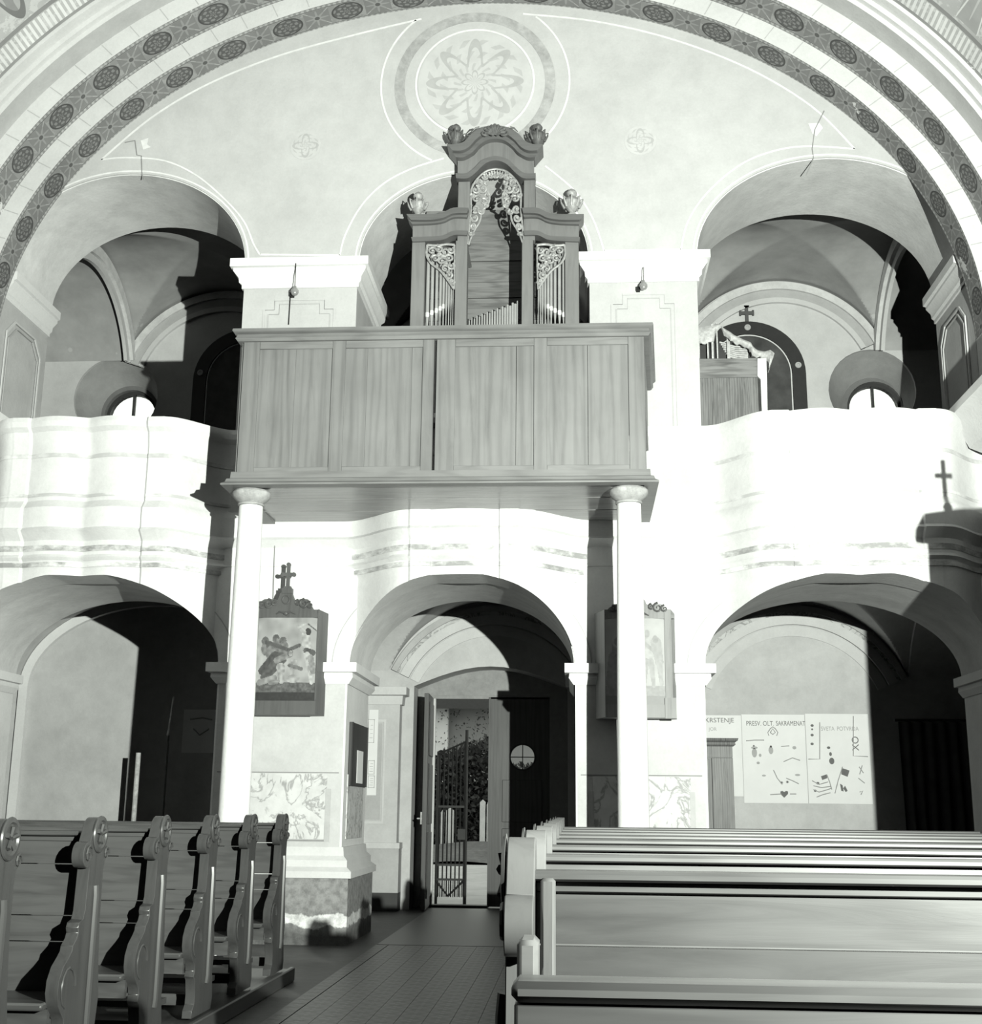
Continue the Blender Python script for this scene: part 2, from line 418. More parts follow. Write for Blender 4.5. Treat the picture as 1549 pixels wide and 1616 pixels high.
# lower and upper halves are different limewash: upper tympanum is its own mesh
cutz = 4.15
lowpoly = [p for p in out if p[1] <= 4]; lowpoly = [(-7.6, cutz)]+lowpoly[:]
lowpoly = [(-7.6, 0)]+out[1:-1-41-1]+[]
i5 = out.index((5.5, 0))
lowpoly = out[:i5+1]+[(5.5, cutz), (-7.6, cutz)]
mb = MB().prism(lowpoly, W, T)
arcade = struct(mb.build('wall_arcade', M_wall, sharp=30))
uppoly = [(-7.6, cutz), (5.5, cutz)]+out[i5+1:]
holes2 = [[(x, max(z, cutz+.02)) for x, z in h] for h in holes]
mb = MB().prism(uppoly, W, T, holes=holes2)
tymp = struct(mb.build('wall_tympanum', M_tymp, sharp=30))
# separate plaster lining on the reveals / soffits (thin real coat on the stone)
for k, ((c, a), z0, rr) in enumerate([(LOW[i], LZ, LR) for i in range(3)]+[(UPP[i], UZ, (URS, 1., URS)[i]) for i in range(3)]):
    mb = MB(); p0 = arc(c, a, z0, rr, 40); p1 = arc(c, a-.012, z0, rr-.012, 40)
    vs = [(x, W+.015, z) for x, z in p0]+[(x, W+.015, z) for x, z in p1]+[(x, T+.002, z) for x, z in p1]+[(x, T+.002, z) for x, z in p0]
    n = 41; fs = []
    for i in range(40): fs += [(i, i+1, n+i+1, n+i), (n+i, n+i+1, 2*n+i+1, 2*n+i), (2*n+i, 2*n+i+1, 3*n+i+1, 3*n+i)]
    struct(mb.add(vs, fs, True).build('soffit_coat', M_sof, arcade if k < 3 else tymp, sharp=50))

# ------------------------------------------------------------------ painted lines (flat bands of limewash)
def stripe(pts, w, Y, mat, parent, name='painted_line'):
    P = [Vector((p[0], 0, p[1])) for p in pts]; vs = []; n = len(P)
    for i in range(n):
        t = (P[min(i+1, n-1)]-P[max(i-1, 0)]).normalized(); q = Vector((-t.z, 0, t.x))*w/2
        a = P[i]+q; b = P[i]-q
        vs += [(a.x, Y-.004, a.z), (b.x, Y-.004, b.z), (b.x, Y+.004, b.z), (a.x, Y+.004, a.z)]
    fs = []
    for i in range(n-1):
        for k in range(4): fs.append((4*i+k, 4*i+(k+1) % 4, 4*i+4+(k+1) % 4, 4*i+4+k))
    return MB().add(vs, fs, False).build(name, mat, parent)
def pxz(pts, Y): return [(at(x, y, Y).x, at(x, y, Y).z) for x, y in pts]
def sm2(P, n=6): return [(v.x, v.z) for v in smooth_path([(a, 0, b) for a, b in P], n)]
mc = at(749, 130, W); MX, MZ = mc.x, mc.z
R1, R2 = .645, 1.03
stripe([(MX+R1*cos(2*PI*i/64), MZ+R1*sin(2*PI*i/64)) for i in range(65)], .021, W, M_line, tymp)
stripe([(MX+R2*cos(R(a)), MZ+R2*sin(R(a))) for a in range(50, -62, -3)], .021, W, M_line, tymp)
stripe([(MX+R2*cos(R(a)), MZ+R2*sin(R(a))) for a in range(130, 245, 3)], .021, W, M_line, tymp)
stripe(sm2(pxz([(665, 30), (560, 55), (440, 88), (330, 132), (240, 185), (160, 252)], W)), .020, W, M_line, tymp)
stripe(sm2(pxz([(825, 22), (940, 34), (1060, 62), (1180, 108), (1280, 168), (1348, 235)], W)), .020, W, M_line, tymp)
stripe(sm2(pxz([(160, 252), (200, 249), (260, 254), (310, 277), (355, 315), (385, 350), (400, 385), (410, 402)], W)), .018, W, M_line, tymp)
stripe(pxz([(410, 402), (536, 403)], W), .02, W, M_line, tymp)
stripe(sm2(pxz([(536, 403), (545, 370), (570, 325), (605, 290), (650, 266), (700, 250)], W)), .018, W, M_line, tymp)
stripe(sm2(pxz([(860, 262), (905, 300), (935, 345), (953, 396)], W)), .018, W, M_line, tymp)
stripe(pxz([(953, 396), (1074, 394)], W), .02, W, M_line, tymp)
stripe(sm2(pxz([(1074, 394), (1085, 350), (1115, 305), (1165, 262), (1215, 240), (1270, 231), (1348, 235)], W)), .018, W, M_line, tymp)
for (c, a), rr in zip(UPP, (URS, 1.0, URS)):
    stripe(arc(c, a+.03, UZ, rr+.03, 40), .018, W, M_line, tymp)
for (c, a) in LOW:
    stripe(arc(c, a+.16, LZ-.02, LR+.15, 40), .010, W, flat('faint line', .45, .9), arcade)
def disc(name, cx, cz, r, Y, mat, parent, n=48, r0=0):
    pts = [(cx+r*cos(2*PI*i/n), cz+r*sin(2*PI*i/n)) for i in range(n)]
    o = MB().prism([(a-cx, b-cz) for a, b in pts], -.003, .003, holes=[[((a-cx)*r0/r, (b-cz)*r0/r) for a, b in pts]] if r0 else ()).build(name, mat)
    o.location = Vector((cx, Y, cz)); o.parent = parent
    return struct(o)
disc('painted_rosette', MX, MZ, R1-.02, W-.001, rosette_mat('faded rosette', .56, .24, R1-.02, 8, .5), tymp)
disc('painted_wreath', MX, MZ-.02, .88, W-.002, plaster('wreath band', .46, .3, .25, 4), tymp, r0=.77)
for x, y in ((482, 230), (1010, 222)):
    p = at(x, y, W); disc('painted_flower', p.x, p.z, .17, W, rosette_mat('faded flower', .56, .3, .17, 4, .6), tymp)

# cracks in the tympanum
for pts in ([(197, 225), (213, 222), (216, 245), (223, 246), (224, 275), (226, 283)], [(1300, 175), (1285, 205), (1281, 235), (1283, 250), (1272, 275)]):
    stripe(pxz(pts, W), .010, W-.001, M_dline, tymp, 'plaster_crack')
for pts in ([(222, 222), (234, 218), (232, 228), (238, 232), (226, 236)], [(1275, 195), (1292, 194), (1298, 202), (1288, 215), (1282, 212)]):
    struct(MB().prism(pxz(pts, W), W-.003, W+.003).build('bare_patch', M_line, tymp))

# ------------------------------------------------------------------ nave vault: stepped arches
NB = 96
def vring(name, prof, mat, uvlen=True):
    mb = MB(); Lr = (VA+VR)/2*PI
    for (r0, y0), (r1, y1) in zip(prof[:-1], prof[1:]):
        f = lambda u, v: ((lambda q: (q[0], y0+(y1-y0)*v, q[1]))(vault(r0+(r1-r0)*v, PI*u)))
        mb.grid(f, NB, 1, True, uv=lambda u, v: (u*Lr, v))
    return struct(mb.build(name, mat, sharp=30))
ce = vring('ceiling', [(.54, 11.0), (.54, 8.2)], M_band2)
vring('ceiling_arch_soffit', [(0, W+.02), (0, 11.83)], M_band)
vring('ceiling_arch_face', [(0, 11.83), (.20, 11.83)], M_light)
vring('ceiling_arch_soffit', [(.20, 11.83), (.20, 11.42)], M_band)
vring('ceiling_arch_face', [(.20, 11.42), (.40, 11.42)], M_light)
vring('ceiling_arch_soffit', [(.40, 11.42), (.40, 11.18)], M_grey)
vring('ceiling_arch_face', [(.40, 11.18), (.45, 11.18), (.45, 11.12), (.50, 11.12), (.50, 11.0), (.54, 11.0)], M_light)
vring('ceiling_plain', [(.54, 8.2), (.54, -4.0)], M_nave)
# voussoir joints painted on the light faces
mb = MB()
for r0, r1, y in ((.02, .19, 11.83), (.22, .39, 11.42)):
    for i in range(1, 44):
        t = PI*i/44; a = vault(r0, t); b = vault(r1, t); d = Vector((b[0]-a[0], 0, b[1]-a[1])).normalized(); q = Vector((-d.z, 0, d.x))*.004
        mb.frus([(a[0]-q.x, y-.004, a[1]-q.z), (a[0]+q.x, y-.004, a[1]+q.z), (b[0]+q.x, y-.004, b[1]+q.z), (b[0]-q.x, y-.004, b[1]-q.z)],
                [(a[0]-q.x, y+.004, a[1]-q.z), (a[0]+q.x, y+.004, a[1]+q.z), (b[0]+q.x, y+.004, b[1]+q.z), (b[0]-q.x, y+.004, b[1]-q.z)])
struct(mb.build('voussoir_joints', flat('joint paint', .45, .9)))

# ------------------------------------------------------------------ side walls, shell, roof, back
for side, s, x in (('left', -1, XL), ('right', 1, XR)):
    mb = MB()
    X = lambda o: x+s*o
    for o, y0, y1 in ((0, 11.83, W+.01), (.20, 11.42, 11.83), (.40, 11.12, 11.42), (.54, 10.0, 11.12)):
        a, b = sorted((X(o), X(1.3))); mb.box(a, b, y0, y1, 0, VZ+.15)
    struct(mb.build('wall_'+side, M_wall))
for side, s, x in (('left', -1, XL), ('right', 1, XR)):
    a, b = sorted((x+s*.54, x+s*1.3)); struct(MB().box(a, b, -4, 10.0, 0, VZ+.15).build('wall_nave_'+side, M_nave))
struct(MB().box(-8, 6, -4.3, -4, 0, 11).build('wall_back', M_nave))
struct(MB().box(-9, 7, -5, 18, 10.9, 11.2).build('ceiling_roof', M_light))
mb = MB(); mb.box(-9, -7.75, T-.6, B+.9, 0, 11); mb.box(5.55, 6.8, T-.6, B+.9, 0, 11); mb.box(-9, -7.6, -4.3, T, 0, 11); mb.box(5.5, 6.8, -4.3, T, 0, 11)
struct(mb.build('wall_outer', M_wall))
struct(MB().box(-9, 7, -5, B+.75, -.3, 0).build('floor', M_floor)); floor = bpy.data.objects['floor']

# west wall with doorway and round windows
DX0, DX1 = -2.1, -.1
dpoly = [(DX0, 0.001)]+[(DX0+(DX1-DX0)*i/12, 2.80+.26*sin(PI*i/12)) for i in range(13)]+[(DX1, .001)]
def circ(cx, cz, r, n=32): return [(cx+r*cos(2*PI*i/n), cz+r*sin(2*PI*i/n)) for i in range(n)]
WIN = [((-6.42, 6.82), .60, (-6.38, 6.72), .375), ((4.02, 6.80), .58, (4.17, 6.72), .37)]
wl = [(-9, 0), (DX0, 0)]+dpoly[1:-1]+[(DX1, 0), (6.8, 0), (6.8, 4.0), (-9, 4.0)]
wwest = struct(MB().prism(wl, B, B+.45).build('wall_west', M_back))
wu = [(-9, 4.0), (6.8, 4.0), (6.8, 11), (-9, 11)]
wwu = struct(MB().prism(wu, B, B+.05, holes=[circ(*w[0], w[1]) for w in WIN]).build('wall_west_upper', M_backup))
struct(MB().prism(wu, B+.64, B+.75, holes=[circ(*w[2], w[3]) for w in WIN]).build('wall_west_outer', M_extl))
# outer thickness lower with the door aperture
OX0, OX1 = -1.9, -.34
wo = [(-9, 0), (OX0, 0), (OX0, 2.72), (OX1, 2.72), (OX1, 0), (6.8, 0), (6.8, 4.0), (-9, 4.0)]
struct(MB().prism(wo, B+.45, B+.75).build('wall_west_outer', M_doorf))
for k, w in enumerate(WIN):
    mb = MB(); a = circ(*w[0], w[1]); b = circ(*w[2], w[3]); n = 32
    a1 = [(x, B+.05, z) for x, z in a]; b1 = [(x, B+.66, z) for x, z in b]
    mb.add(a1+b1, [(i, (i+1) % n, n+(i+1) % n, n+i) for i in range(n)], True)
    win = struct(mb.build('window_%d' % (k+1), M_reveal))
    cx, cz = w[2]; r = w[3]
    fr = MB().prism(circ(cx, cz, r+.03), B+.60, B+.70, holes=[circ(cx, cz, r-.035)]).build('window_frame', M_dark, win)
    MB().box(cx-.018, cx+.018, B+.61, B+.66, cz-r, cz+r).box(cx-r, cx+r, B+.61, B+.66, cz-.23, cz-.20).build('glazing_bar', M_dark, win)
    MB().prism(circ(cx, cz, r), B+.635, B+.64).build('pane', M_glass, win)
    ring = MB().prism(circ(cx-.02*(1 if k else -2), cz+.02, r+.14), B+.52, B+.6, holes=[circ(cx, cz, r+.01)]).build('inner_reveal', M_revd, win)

# gallery floor slab and partitions; bay vaults (groined, as height fields)
struct(MB().box(-7.8, 5.6, T-.01, B, 4.0, 4.15).box(-7.8, 5.6, W+.03, T, 4.0, 4.15).build('floor_gallery', M_floor))
def bay(x0, x1, c, hw, crown, Rr, Ry, mat, nm, corner=None, drop=.12, arch=None):
    cy = (T+B)/2
    def h(x, y):
        u = min(abs(x-c), Rr*.999); hx = crown-(Rr-math.sqrt(Rr*Rr-u*u))
        v = min(abs(y-cy), Ry*.999); hy = crown-(Ry-math.sqrt(Ry*Ry-v*v))
        if abs(x-c) > hw: return hy-drop
        return max(hx, hy)
    nx, ny = 150, 110
    if arch:
        h = lambda x, y: arch[1]+arch[2]*math.sqrt(max(0, 1-((x-arch[0])/arch[3])**2))
    gx_ = sorted([x0+(x1-x0)*i/nx for i in range(nx+1)]+[v for v in (c-hw-.002, c-hw+.002, c+hw-.002, c+hw+.002) if x0 < v < x1]); nx = len(gx_)-1
    X_ = lambda u: gx_[min(nx, int(round(u*nx)))]
    mb = MB().grid(lambda u, v: (X_(u), T+(B-T)*v, h(X_(u), T+(B-T)*v)), nx, ny)
    mb.grid(lambda u, v: (X_(u), T+(B-T)*v, h(X_(u), T+(B-T)*v)+.15), nx, ny)
    return struct(mb.build(nm, mat, sharp=28)), h
CB = [(-7.75, -3.3, -4.9), (-3.3, 1.2, -1.05), (1.2, 5.5, 2.8)]
vup = []; vlo = []
for (x0, x1, c) in CB:
    hw = 1.37 if c != -1.05 else 2.3
    o, h = bay(x0, x1, c, hw, 8.40, 1.5 if c != -1.05 else 1.9, 1.62, M_star, 'ceiling_gallery_bay'); vup.append((o, h))
    o, h = bay(x0, x1, c, 1.45 if c != -1.05 else 2.3, 3.92, 1.55 if c != -1.05 else 1.5, 1.62, M_back, 'ceiling_aisle_bay', drop=.06, arch=(-5.55, 2.75, 1.22, 1.84) if c == -4.9 else None); vlo.append((o, h))
# ring mouldings along the lunettes on the west wall and on the side planes
def ringband(pts3, w, t, axis, mat, parent, name='lunette_ring'):
    """pts3 along curve, band of width w towards inside (given by second list)"""
    n = len(pts3); vs = []
    for a, b in pts3:
        a = Vector(a); b = Vector(b); d = Vector((0, -t, 0)) if axis == 'y' else Vector((t, 0, 0))
        vs += [a, b, b+d, a+d]
    fs = [(4*i+k, 4*i+(k+1) % 4, 4*i+4+(k+1) % 4, 4*i+4+k) for i in range(n-1) for k in range(4)]
    return struct(MB().add(vs, fs, True).build(name, mat, parent, sharp=30))
for (c, hw, crown, Rr) in ((2.8, 1.36, 8.36, 1.5), (-4.9, 1.42, 8.36, 1.5), (-1.05, 1.7, 8.36, 1.9)):
    f = lambda rad, y: [((c+rad*sin(a), y, crown-Rr+rad*cos(a))) for a in np.linspace(-math.asin(hw/Rr), math.asin(hw/Rr), 41)]
    ringband(list(zip(f(Rr, B), f(Rr-.10, B))), .1, .07, 'y', M_ring, wwu)
    ringband(list(zip(f(Rr-.10, B), f(Rr-.22, B))), .1, .03, 'y', M_grey, wwu)
    ringband(list(zip(f(Rr-.22, B), f(Rr-.29, B))), .1, .05, 'y', M_light, wwu)
for (xs, s) in ((-6.27, 1), (4.17, -1)):
    cy = (T+B)/2; Rr = 1.62; crown = 8.36
    f = lambda rad, x: [((x, cy+rad*sin(a), crown-Rr+rad*cos(a))) for a in np.linspace(-1.2, 1.16, 41)]
    ringband(list(zip(f(Rr, xs), f(Rr-.14, xs))), .1, .10*s, 'x', M_ring, wwu)
    ringband(list(zip(f(Rr-.14, xs), f(Rr-.24, xs))), .1, .05*s, 'x', M_light, wwu)
for (c, a, crown, Rr) in ((2.8, 1.42, 3.86, 1.55), (-1.05, 1.35, 3.86, 1.5)):
    f = lambda rad, y: [((c+rad*sin(q), y, crown-Rr+rad*cos(q))) for q in np.linspace(-math.asin(a/Rr), math.asin(a/Rr), 41)]
    ringband(list(zip(f(Rr, B), f(Rr-.08, B))), .1, .06, 'y', M_grey, wwest)
    ringband(list(zip(f(Rr-.08, B), f(Rr-.13, B))), .1, .03, 'y', M_marb, wwest)
    ringband(list(zip(f(Rr-.13, B), f(Rr-.25, B))), .1, .05, 'y', M_light, wwest)
    ringband(list(zip(f(Rr-.27, B), f(Rr-.40, B))), .1, .02, 'y', M_light, wwest)
el = lambda a, r, y: [(-5.55-a*cos(t), y, 2.75+r*sin(t)) for t in np.linspace(0, PI, 41)]
ringband([((-7.38, B, .8), (-7.26, B, .8))]+list(zip(el(1.83, 1.22, B), el(1.71, 1.10, B))), .1, .08, 'y', M_cap, wwest, 'niche_rim')
# side lower walls of the bays: pilasters with caps
def ring_mould(x0, x1, y0, y1, prof, mat, name, parent):
    path = [(x0, y0), (x1, y0), (x1, y1), (x0, y1)]
    return struct(MB().sweep(path, prof, closed=True).build(name, mat, parent))
capU = [(-.02, UZ), (.13, UZ), (.13, UZ-.09), (.10, UZ-.10), (.10, UZ-.13), (.05, UZ-.19), (.045, UZ-.24), (.02, UZ-.26), (.02, UZ-.30), (-.02, UZ-.30)]
capL = [(-.02, LZ), (.10, LZ), (.10, LZ-.09), (.055, LZ-.095), (.06, LZ-.14), (.03, LZ-.18), (.015, LZ-.20), (-.02, LZ-.20)]
for x0, x1 in ((-3.51, -2.22), (0, 1.24)):
    ring_mould(x0, x1, W, T, capL, M_cap, 'pier_cap', arcade)
for x0, x1 in ((-3.48, -2.27), (.17, 1.28)):
    ring_mould(x0, x1, W, T, capU, M_cap, 'pier_cap', tymp)
for x, s in ((XL, -1), (XR, 1)):
    for prof, nm, par in ((capL, 'jamb_cap', arcade), (capU, 'jamb_cap', tymp)):
        yn = 11.9 if prof is capL else 12.3
        path = [(x, yn), (x, T)] if s < 0 else [(x, T), (x, yn)]
        struct(MB().sweep(path, prof if s else prof).build(nm, M_cap, par))
# cornice running along the nave side walls at gallery rail height
for x, s in ((XL, -1), (XR, 1)):
    pr = [(-.02, 5.08), (.40, 5.08), (.40, 5.0), (.33, 4.96), (.24, 4.80), (.20, 4.72), (.06, 4.66), (-.02, 4.62)]
    path = [(x, 4), (x, W-.15)] if s < 0 else [(x, W-.15), (x, 4)]
    struct(MB().sweep(path, pr).build('trim_%d' % (1 if s < 0 else 2), M_cap))
# panels framed in relief on pier faces and jambs
def frame_rect(x0, x1, z0, z1, w, t, Y, mat, parent, chamf=0, name='panel_frame'):
    def poly(d):
        c = chamf
        if not c: return [(x0+d, z0+d), (x1-d, z0+d), (x1-d, z1-d), (x0+d, z1-d)]
        return [(x0+d, z0+d), (x1-d, z0+d), (x1-d, z1-c), (x1-c, z1-c+.0), (x1-c, z1-d), (x0+c, z1-d), (x0+c, z1-c), (x0+d, z1-c)]
    return struct(MB().prism(poly(0), Y-t, Y+.002, holes=[poly(w)] if not chamf else [[(a, b) for a, b in poly(w)]]).build(name, mat, parent))
for x0, x1 in ((-3.48, -2.27), (.17, 1.28)):
    frame_rect(x0+.22, x1-.22, 4.9, UZ-.42, .02, .008, W, M_tymp, tymp, .12)
    frame_rect(x0+.27, x1-.27, 4.9, UZ-.47, .012, .006, W, M_grey, tymp, .12)
for x0, x1 in ((-3.51, -2.22), (0, 1.24)):
    struct(MB().box(x0+.02, x1-.02, W-.006, W+.01, .85, LZ-.2).build('pier_wash', M_pier, arcade))
    struct(MB().box(x0+.16, x1-.16, W-.010, W+.01, .95, 1.56).build('marbled_panel', M_marb, arcade))
    for xx in (x0+.12, x1-.17): struct(MB().box(xx, xx+.05, W-.014, W+.01, .93, 1.42).build('painted_border', M_grey, arcade))
    struct(MB().box(x0+.05, x1-.05, W-.011, W+.01, 1.565, 1.575).build('painted_line', M_dline, arcade))
    struct(MB().box(x0+.15, x1-.15, W-.013, W+.01, .93, .945).build('painted_line', M_dline, arcade))
    struct(MB().box(x1+.002, x1+.012, W+.16, T-.2, .95, 1.56).build('marbled_panel', M_marb, arcade))
    path = [(x0, W), (x1, W), (x1, T), (x0, T)]
    struct(MB().sweep(path, [(-.02, .88), (.02, .88), (.03, .80), (.07, .76), (.07, .70), (.12, .66), (.12, .60), (-.02, .60)], closed=True).build('plinth_moulding', M_light, arcade))
    struct(MB().box(x0-.09, x1+.09, W-.09, T+.09, 0, .61).build('pier_plinth', M_base, arcade))
for x, s in ((XL, 1), (XR, -1)):
    for o, w, mt in ((0, .02, M_light), (.06, .012, M_grey)):
        def oct_(d): y0, y1, z0, z1, c_ = 12.42+d, 13.30-d, 4.4+d, 6.42-d, .17; return [(y0, z0), (y1, z0), (y1, z1-c_), (y1-c_, z1), (y0+c_, z1), (y0, z1-c_)]
        a_, b_ = sorted((x+s*.012, x+s*.026)); struct(MB().prism(oct_(o), a_, b_, 'x', holes=[oct_(o+w)]).build('jamb_panel_frame', mt, tymp))
# west wall pilasters beside the door
for i, (x0, x1) in enumerate(((-2.95, -2.25), (.05, .75))):
    p = struct(MB().box(x0, x1, B-.22, B+.01, 0.2, 2.66).build('pilaster', M_back, wwest))
    struct(MB().sweep([(x0, B), (x0, B-.22), (x1, B-.22), (x1, B)][::1], [(-.02, 2.76), (.09, 2.76), (.09, 2.66), (.04, 2.65), (.03, 2.54), (-.02, 2.54)]).build('pilaster_cap', M_light, wwest))
    struct(MB().box(x0-.04, x1+.04, B-.27, B, 0, .22).build('pilaster_foot', M_dark, wwest))
    struct(MB().box(x0-.04, x1+.04, B-.27, B, .22, .75).build('pilaster_base', M_grey, wwest))
    struct(MB().box(x0-.05, x1+.05, B-.29, B, .75, .82).build('pilaster_base_moulding', M_light, wwest))
    frame_rect(x0+.17, x1-.17, 1.05, 2.35, .03, .01, B-.22, M_light, wwest)
    struct(MB().box(x0+.22, x1-.22, B-.224, B-.2, 1.1, 2.3).build('painted_panel', M_grey, wwest))

# ------------------------------------------------------------------ serpentine gallery parapet
def bulge(x):
    for i, (c, a) in enumerate(UPP):
        u = x-c
        if i == 1:
            if abs(u) > 1.3: continue
            if abs(u) < .33: return .50+.04*cos(PI*u/.33/2)
            if abs(u) < .53: return .52
            k = (abs(u)-.53)/.72
            if k < 1: return .50*(.5+.5*cos(PI*k))
        else:
            if abs(u) > 1.42: continue
            if abs(u) < .60: return .46+.08*sin(PI*abs(u)/.60)
            if abs(u) < .78: return .49
            k = (abs(u)-.78)/.58
            if k < 1: return .48*(.5+.5*cos(PI*k))
    return 0.0
xs = sorted(set([XL+.0+i*(XR-XL)/340 for i in range(341)]+[c+s*u+d for i, (c, a) in enumerate(UPP) for s in (-1, 1) for u in ((.33, .53) if i == 1 else (.60, .78)) for d in (-.012, .012)]))
prof = [(.00, 5.00), (.07, 5.00), (.085, 4.95), (.07, 4.90), (.02, 4.86), (.0, 4.76), (-.01, 4.72), (-.01, 4.16), (.02, 4.12), (.055, 4.08), (.06, 4.0), (.05, 3.88), (.08, 3.85),
        (.02, 3.80), (-.02, 3.76), (-.02, 3.62), (.005, 3.59), (-.03, 3.56), (-.05, 3.46), (-.05, 3.42)]
def prow(x):
    b = bulge(x); r = []
    for o, z in prof:
        r.append((x, min(W+.02, W-b-o*(1.0)), z))
    zb_ = 3.42
    for i, (c, a) in enumerate(LOW):
        if abs(x-c) < a: zb_ = min(3.42, max(LZ+.05, LZ+LR*math.sqrt(1-((x-c)/a)**2)-.02))
    zb_ = min(zb_, 3.42)
    if bulge(x) > .004: r[-1] = (x, r[-1][1], zb_)
    r.append((x, W+.03, r[-1][2])); r.append((x, W+.03, 4.16)); r.append((x, W-b+.22, 4.16)); r.append((x, W-b+.22, 5.0))
    return r
rows = [prow(x) for x in xs]; k = len(rows[0])
mb = MB(); vs = [p for r_ in rows for p in r_]
mb.add(vs, [(i*k+q, i*k+(q+1) % k, (i+1)*k+(q+1) % k, (i+1)*k+q) for i in range(len(rows)-1) for q in range(k)], True)
para = struct(mb.build('gallery_parapet', M_para, sharp=32))
# worn grey stripes and a dark line painted in as the mouldings' shade
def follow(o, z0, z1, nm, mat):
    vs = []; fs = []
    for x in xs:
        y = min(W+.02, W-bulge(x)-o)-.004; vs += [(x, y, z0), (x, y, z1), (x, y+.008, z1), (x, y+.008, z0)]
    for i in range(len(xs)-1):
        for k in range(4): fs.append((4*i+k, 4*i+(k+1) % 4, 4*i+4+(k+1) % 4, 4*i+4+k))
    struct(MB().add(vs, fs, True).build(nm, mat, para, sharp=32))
def worn(name, a, b):
    m, N, L, bs = newmat(name); L.new(ramp(N, L, noise(N, L, mapping(N, L, (1, 1, 2)), 2.6, 7, .7), [(.42, a), (.6, b)]), bs.inputs['Base Color']); bs.inputs['Roughness'].default_value = .9; return m
M_worn = worn('worn grey stripe', .30, .72)
follow(-.018, 3.655, 3.71, 'moulding_stripe', M_worn); follow(-.030, 3.50, 3.545, 'moulding_stripe', M_worn); follow(-.008, 4.60, 4.64, 'moulding_stripe', worn('faint stripe', .5, .74))
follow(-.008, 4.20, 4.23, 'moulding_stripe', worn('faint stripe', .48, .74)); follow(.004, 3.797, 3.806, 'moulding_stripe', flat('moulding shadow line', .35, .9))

# ------------------------------------------------------------------ floor tiles
tile = MB().box(-.081, .081, -.081, .081, -.004, .006).build('floor_tile', M_tile, None)
tme = tile.data; bpy.data.objects.remove(tile)
nt = 0
for j in range(32):
    for i in range(8):
        o = bpy.data.objects.new('floor_tile', tme); COL.objects.link(o); o.parent = floor
        o.location = (-1.66+i*.165, 7.0+j*.165, 0); nt += 1
tb = MB().box(-.055, .055, -.081, .081, -.004, .006).build('border_tile', M_tileb, None); tbm = tb.data; bpy.data.objects.remove(tb)
for j in range(32):
    for x in (-1.805, -.365):
        o = bpy.data.objects.new('border_tile', tbm); COL.objects.link(o); o.parent = floor; o.location = (x, 7.0+j*.165, 0)
struct(MB().box(-1.86, -.31, 12.25, B+.4, -.01, .004).build('tile_runner', M_tileb, floor))

# ------------------------------------------------------------------ organ loft
ZC = 10.66
def LX(px, py=640): return at(px, py, ZC).x
def LZ_(py, px=700): return at(px, py, ZC).z
loft = thing('organ_loft', 'wooden organ loft box of framed plank panels carried on two white columns', 'organ loft', (-1.1, 11.4, LZ_(767)))
zt, zb, zm = LZ_(518), LZ_(767), LZ_(747)
x0, x1 = LX(379), LX(1018)
zp0, zp1 = LZ_(735), LZ_(547)
# frame stiles
for a, b in ((379, 405), (521, 542), (665, 683), (687, 717), (842, 863), (992, 1018)):
    MB().box(LX(a), LX(b), ZC, ZC+.05, zm, LZ_(529)).build('stile', M_loft, loft, bevel=.004)
for a, b in ((405, 521), (542, 665), (717, 842), (863, 992)):
    MB().box(LX(a), LX(b), ZC+.002, ZC+.048, zp1, LZ_(529)).build('upper_frame_rail', M_lofth, loft, bevel=.003)
    MB().box(LX(a), LX(b), ZC+.002, ZC+.048, zm, zp0).build('lower_frame_rail', M_lofth, loft, bevel=.003)
for a, b in ((405, 463), (463.5, 521), (542, 577), (577.5, 648), (648.5, 665), (717, 814), (815, 842), (863, 927.5), (928.5, 992)):
    MB().box(LX(a)-.004, LX(b)-.003, ZC+.018, ZC+.04, zp0-.01, zp1+.01).build('panel_board', M_loft, loft)
# top rail with mouldings
pr = [(-.03, zt), (.07, zt), (.075, zt-.02), (.06, zt-.035), (.035, zt-.045), (.04, zt-.07), (.05, zt-.085), (.03, zt-.11), (-.03, zt-.11)]
MB().sweep([(x0-.03, W), (x0-.02, ZC), (x1+.01, ZC), (x1+.12, W-.06)][::1], pr).build('handrail', M_lofth, loft)
pr = [(-.02, zm+.02), (.03, zm+.02), (.035, zm-.04), (.06, zm-.05), (.07, zm-.08), (.10, zm-.10), (.10, zb), (-.02, zb)]
MB().sweep([(x0-.01, W), (x0-.01, ZC), (x1+.0, ZC), (x1+.01, W-.06)], pr).build('base_moulding', M_lofth, loft)
MB().frus([(x0-.02, ZC+.03, zm), (x0, ZC+.03, zm), (x0, W, zm), (x0-.03, W, zm)], [(x0-.02, ZC+.03, zt), (x0, ZC+.03, zt), (x0, W, zt), (x0-.03, W, zt)]).build('side_panel', M_loft, loft)
MB().frus([(x1-.03, ZC+.03, zt-.75), (x1, ZC+.03, zt-.75), (x1+.11, W-.07, zt-.75), (x1+.06, W-.07, zt-.75)], [(x1-.03, ZC+.03, zt), (x1, ZC+.03, zt), (x1+.11, W-.07, zt), (x1+.06, W-.07, zt)]).build('side_panel', M_loft, loft)
# deck: soffit boards
yb = np.linspace(ZC+.03, W-.01, 7)
for i in range(6):
    MB().box(x0, x1, yb[i]+.003, yb[i+1]-.002, zb+.02+.003*(i % 2), zb+.05).build('soffit_board', M_soft, loft)
MB().box(x0, x1, ZC+.05, W-.02, zb+.052, zb+.12).build('deck', M_soft, loft)

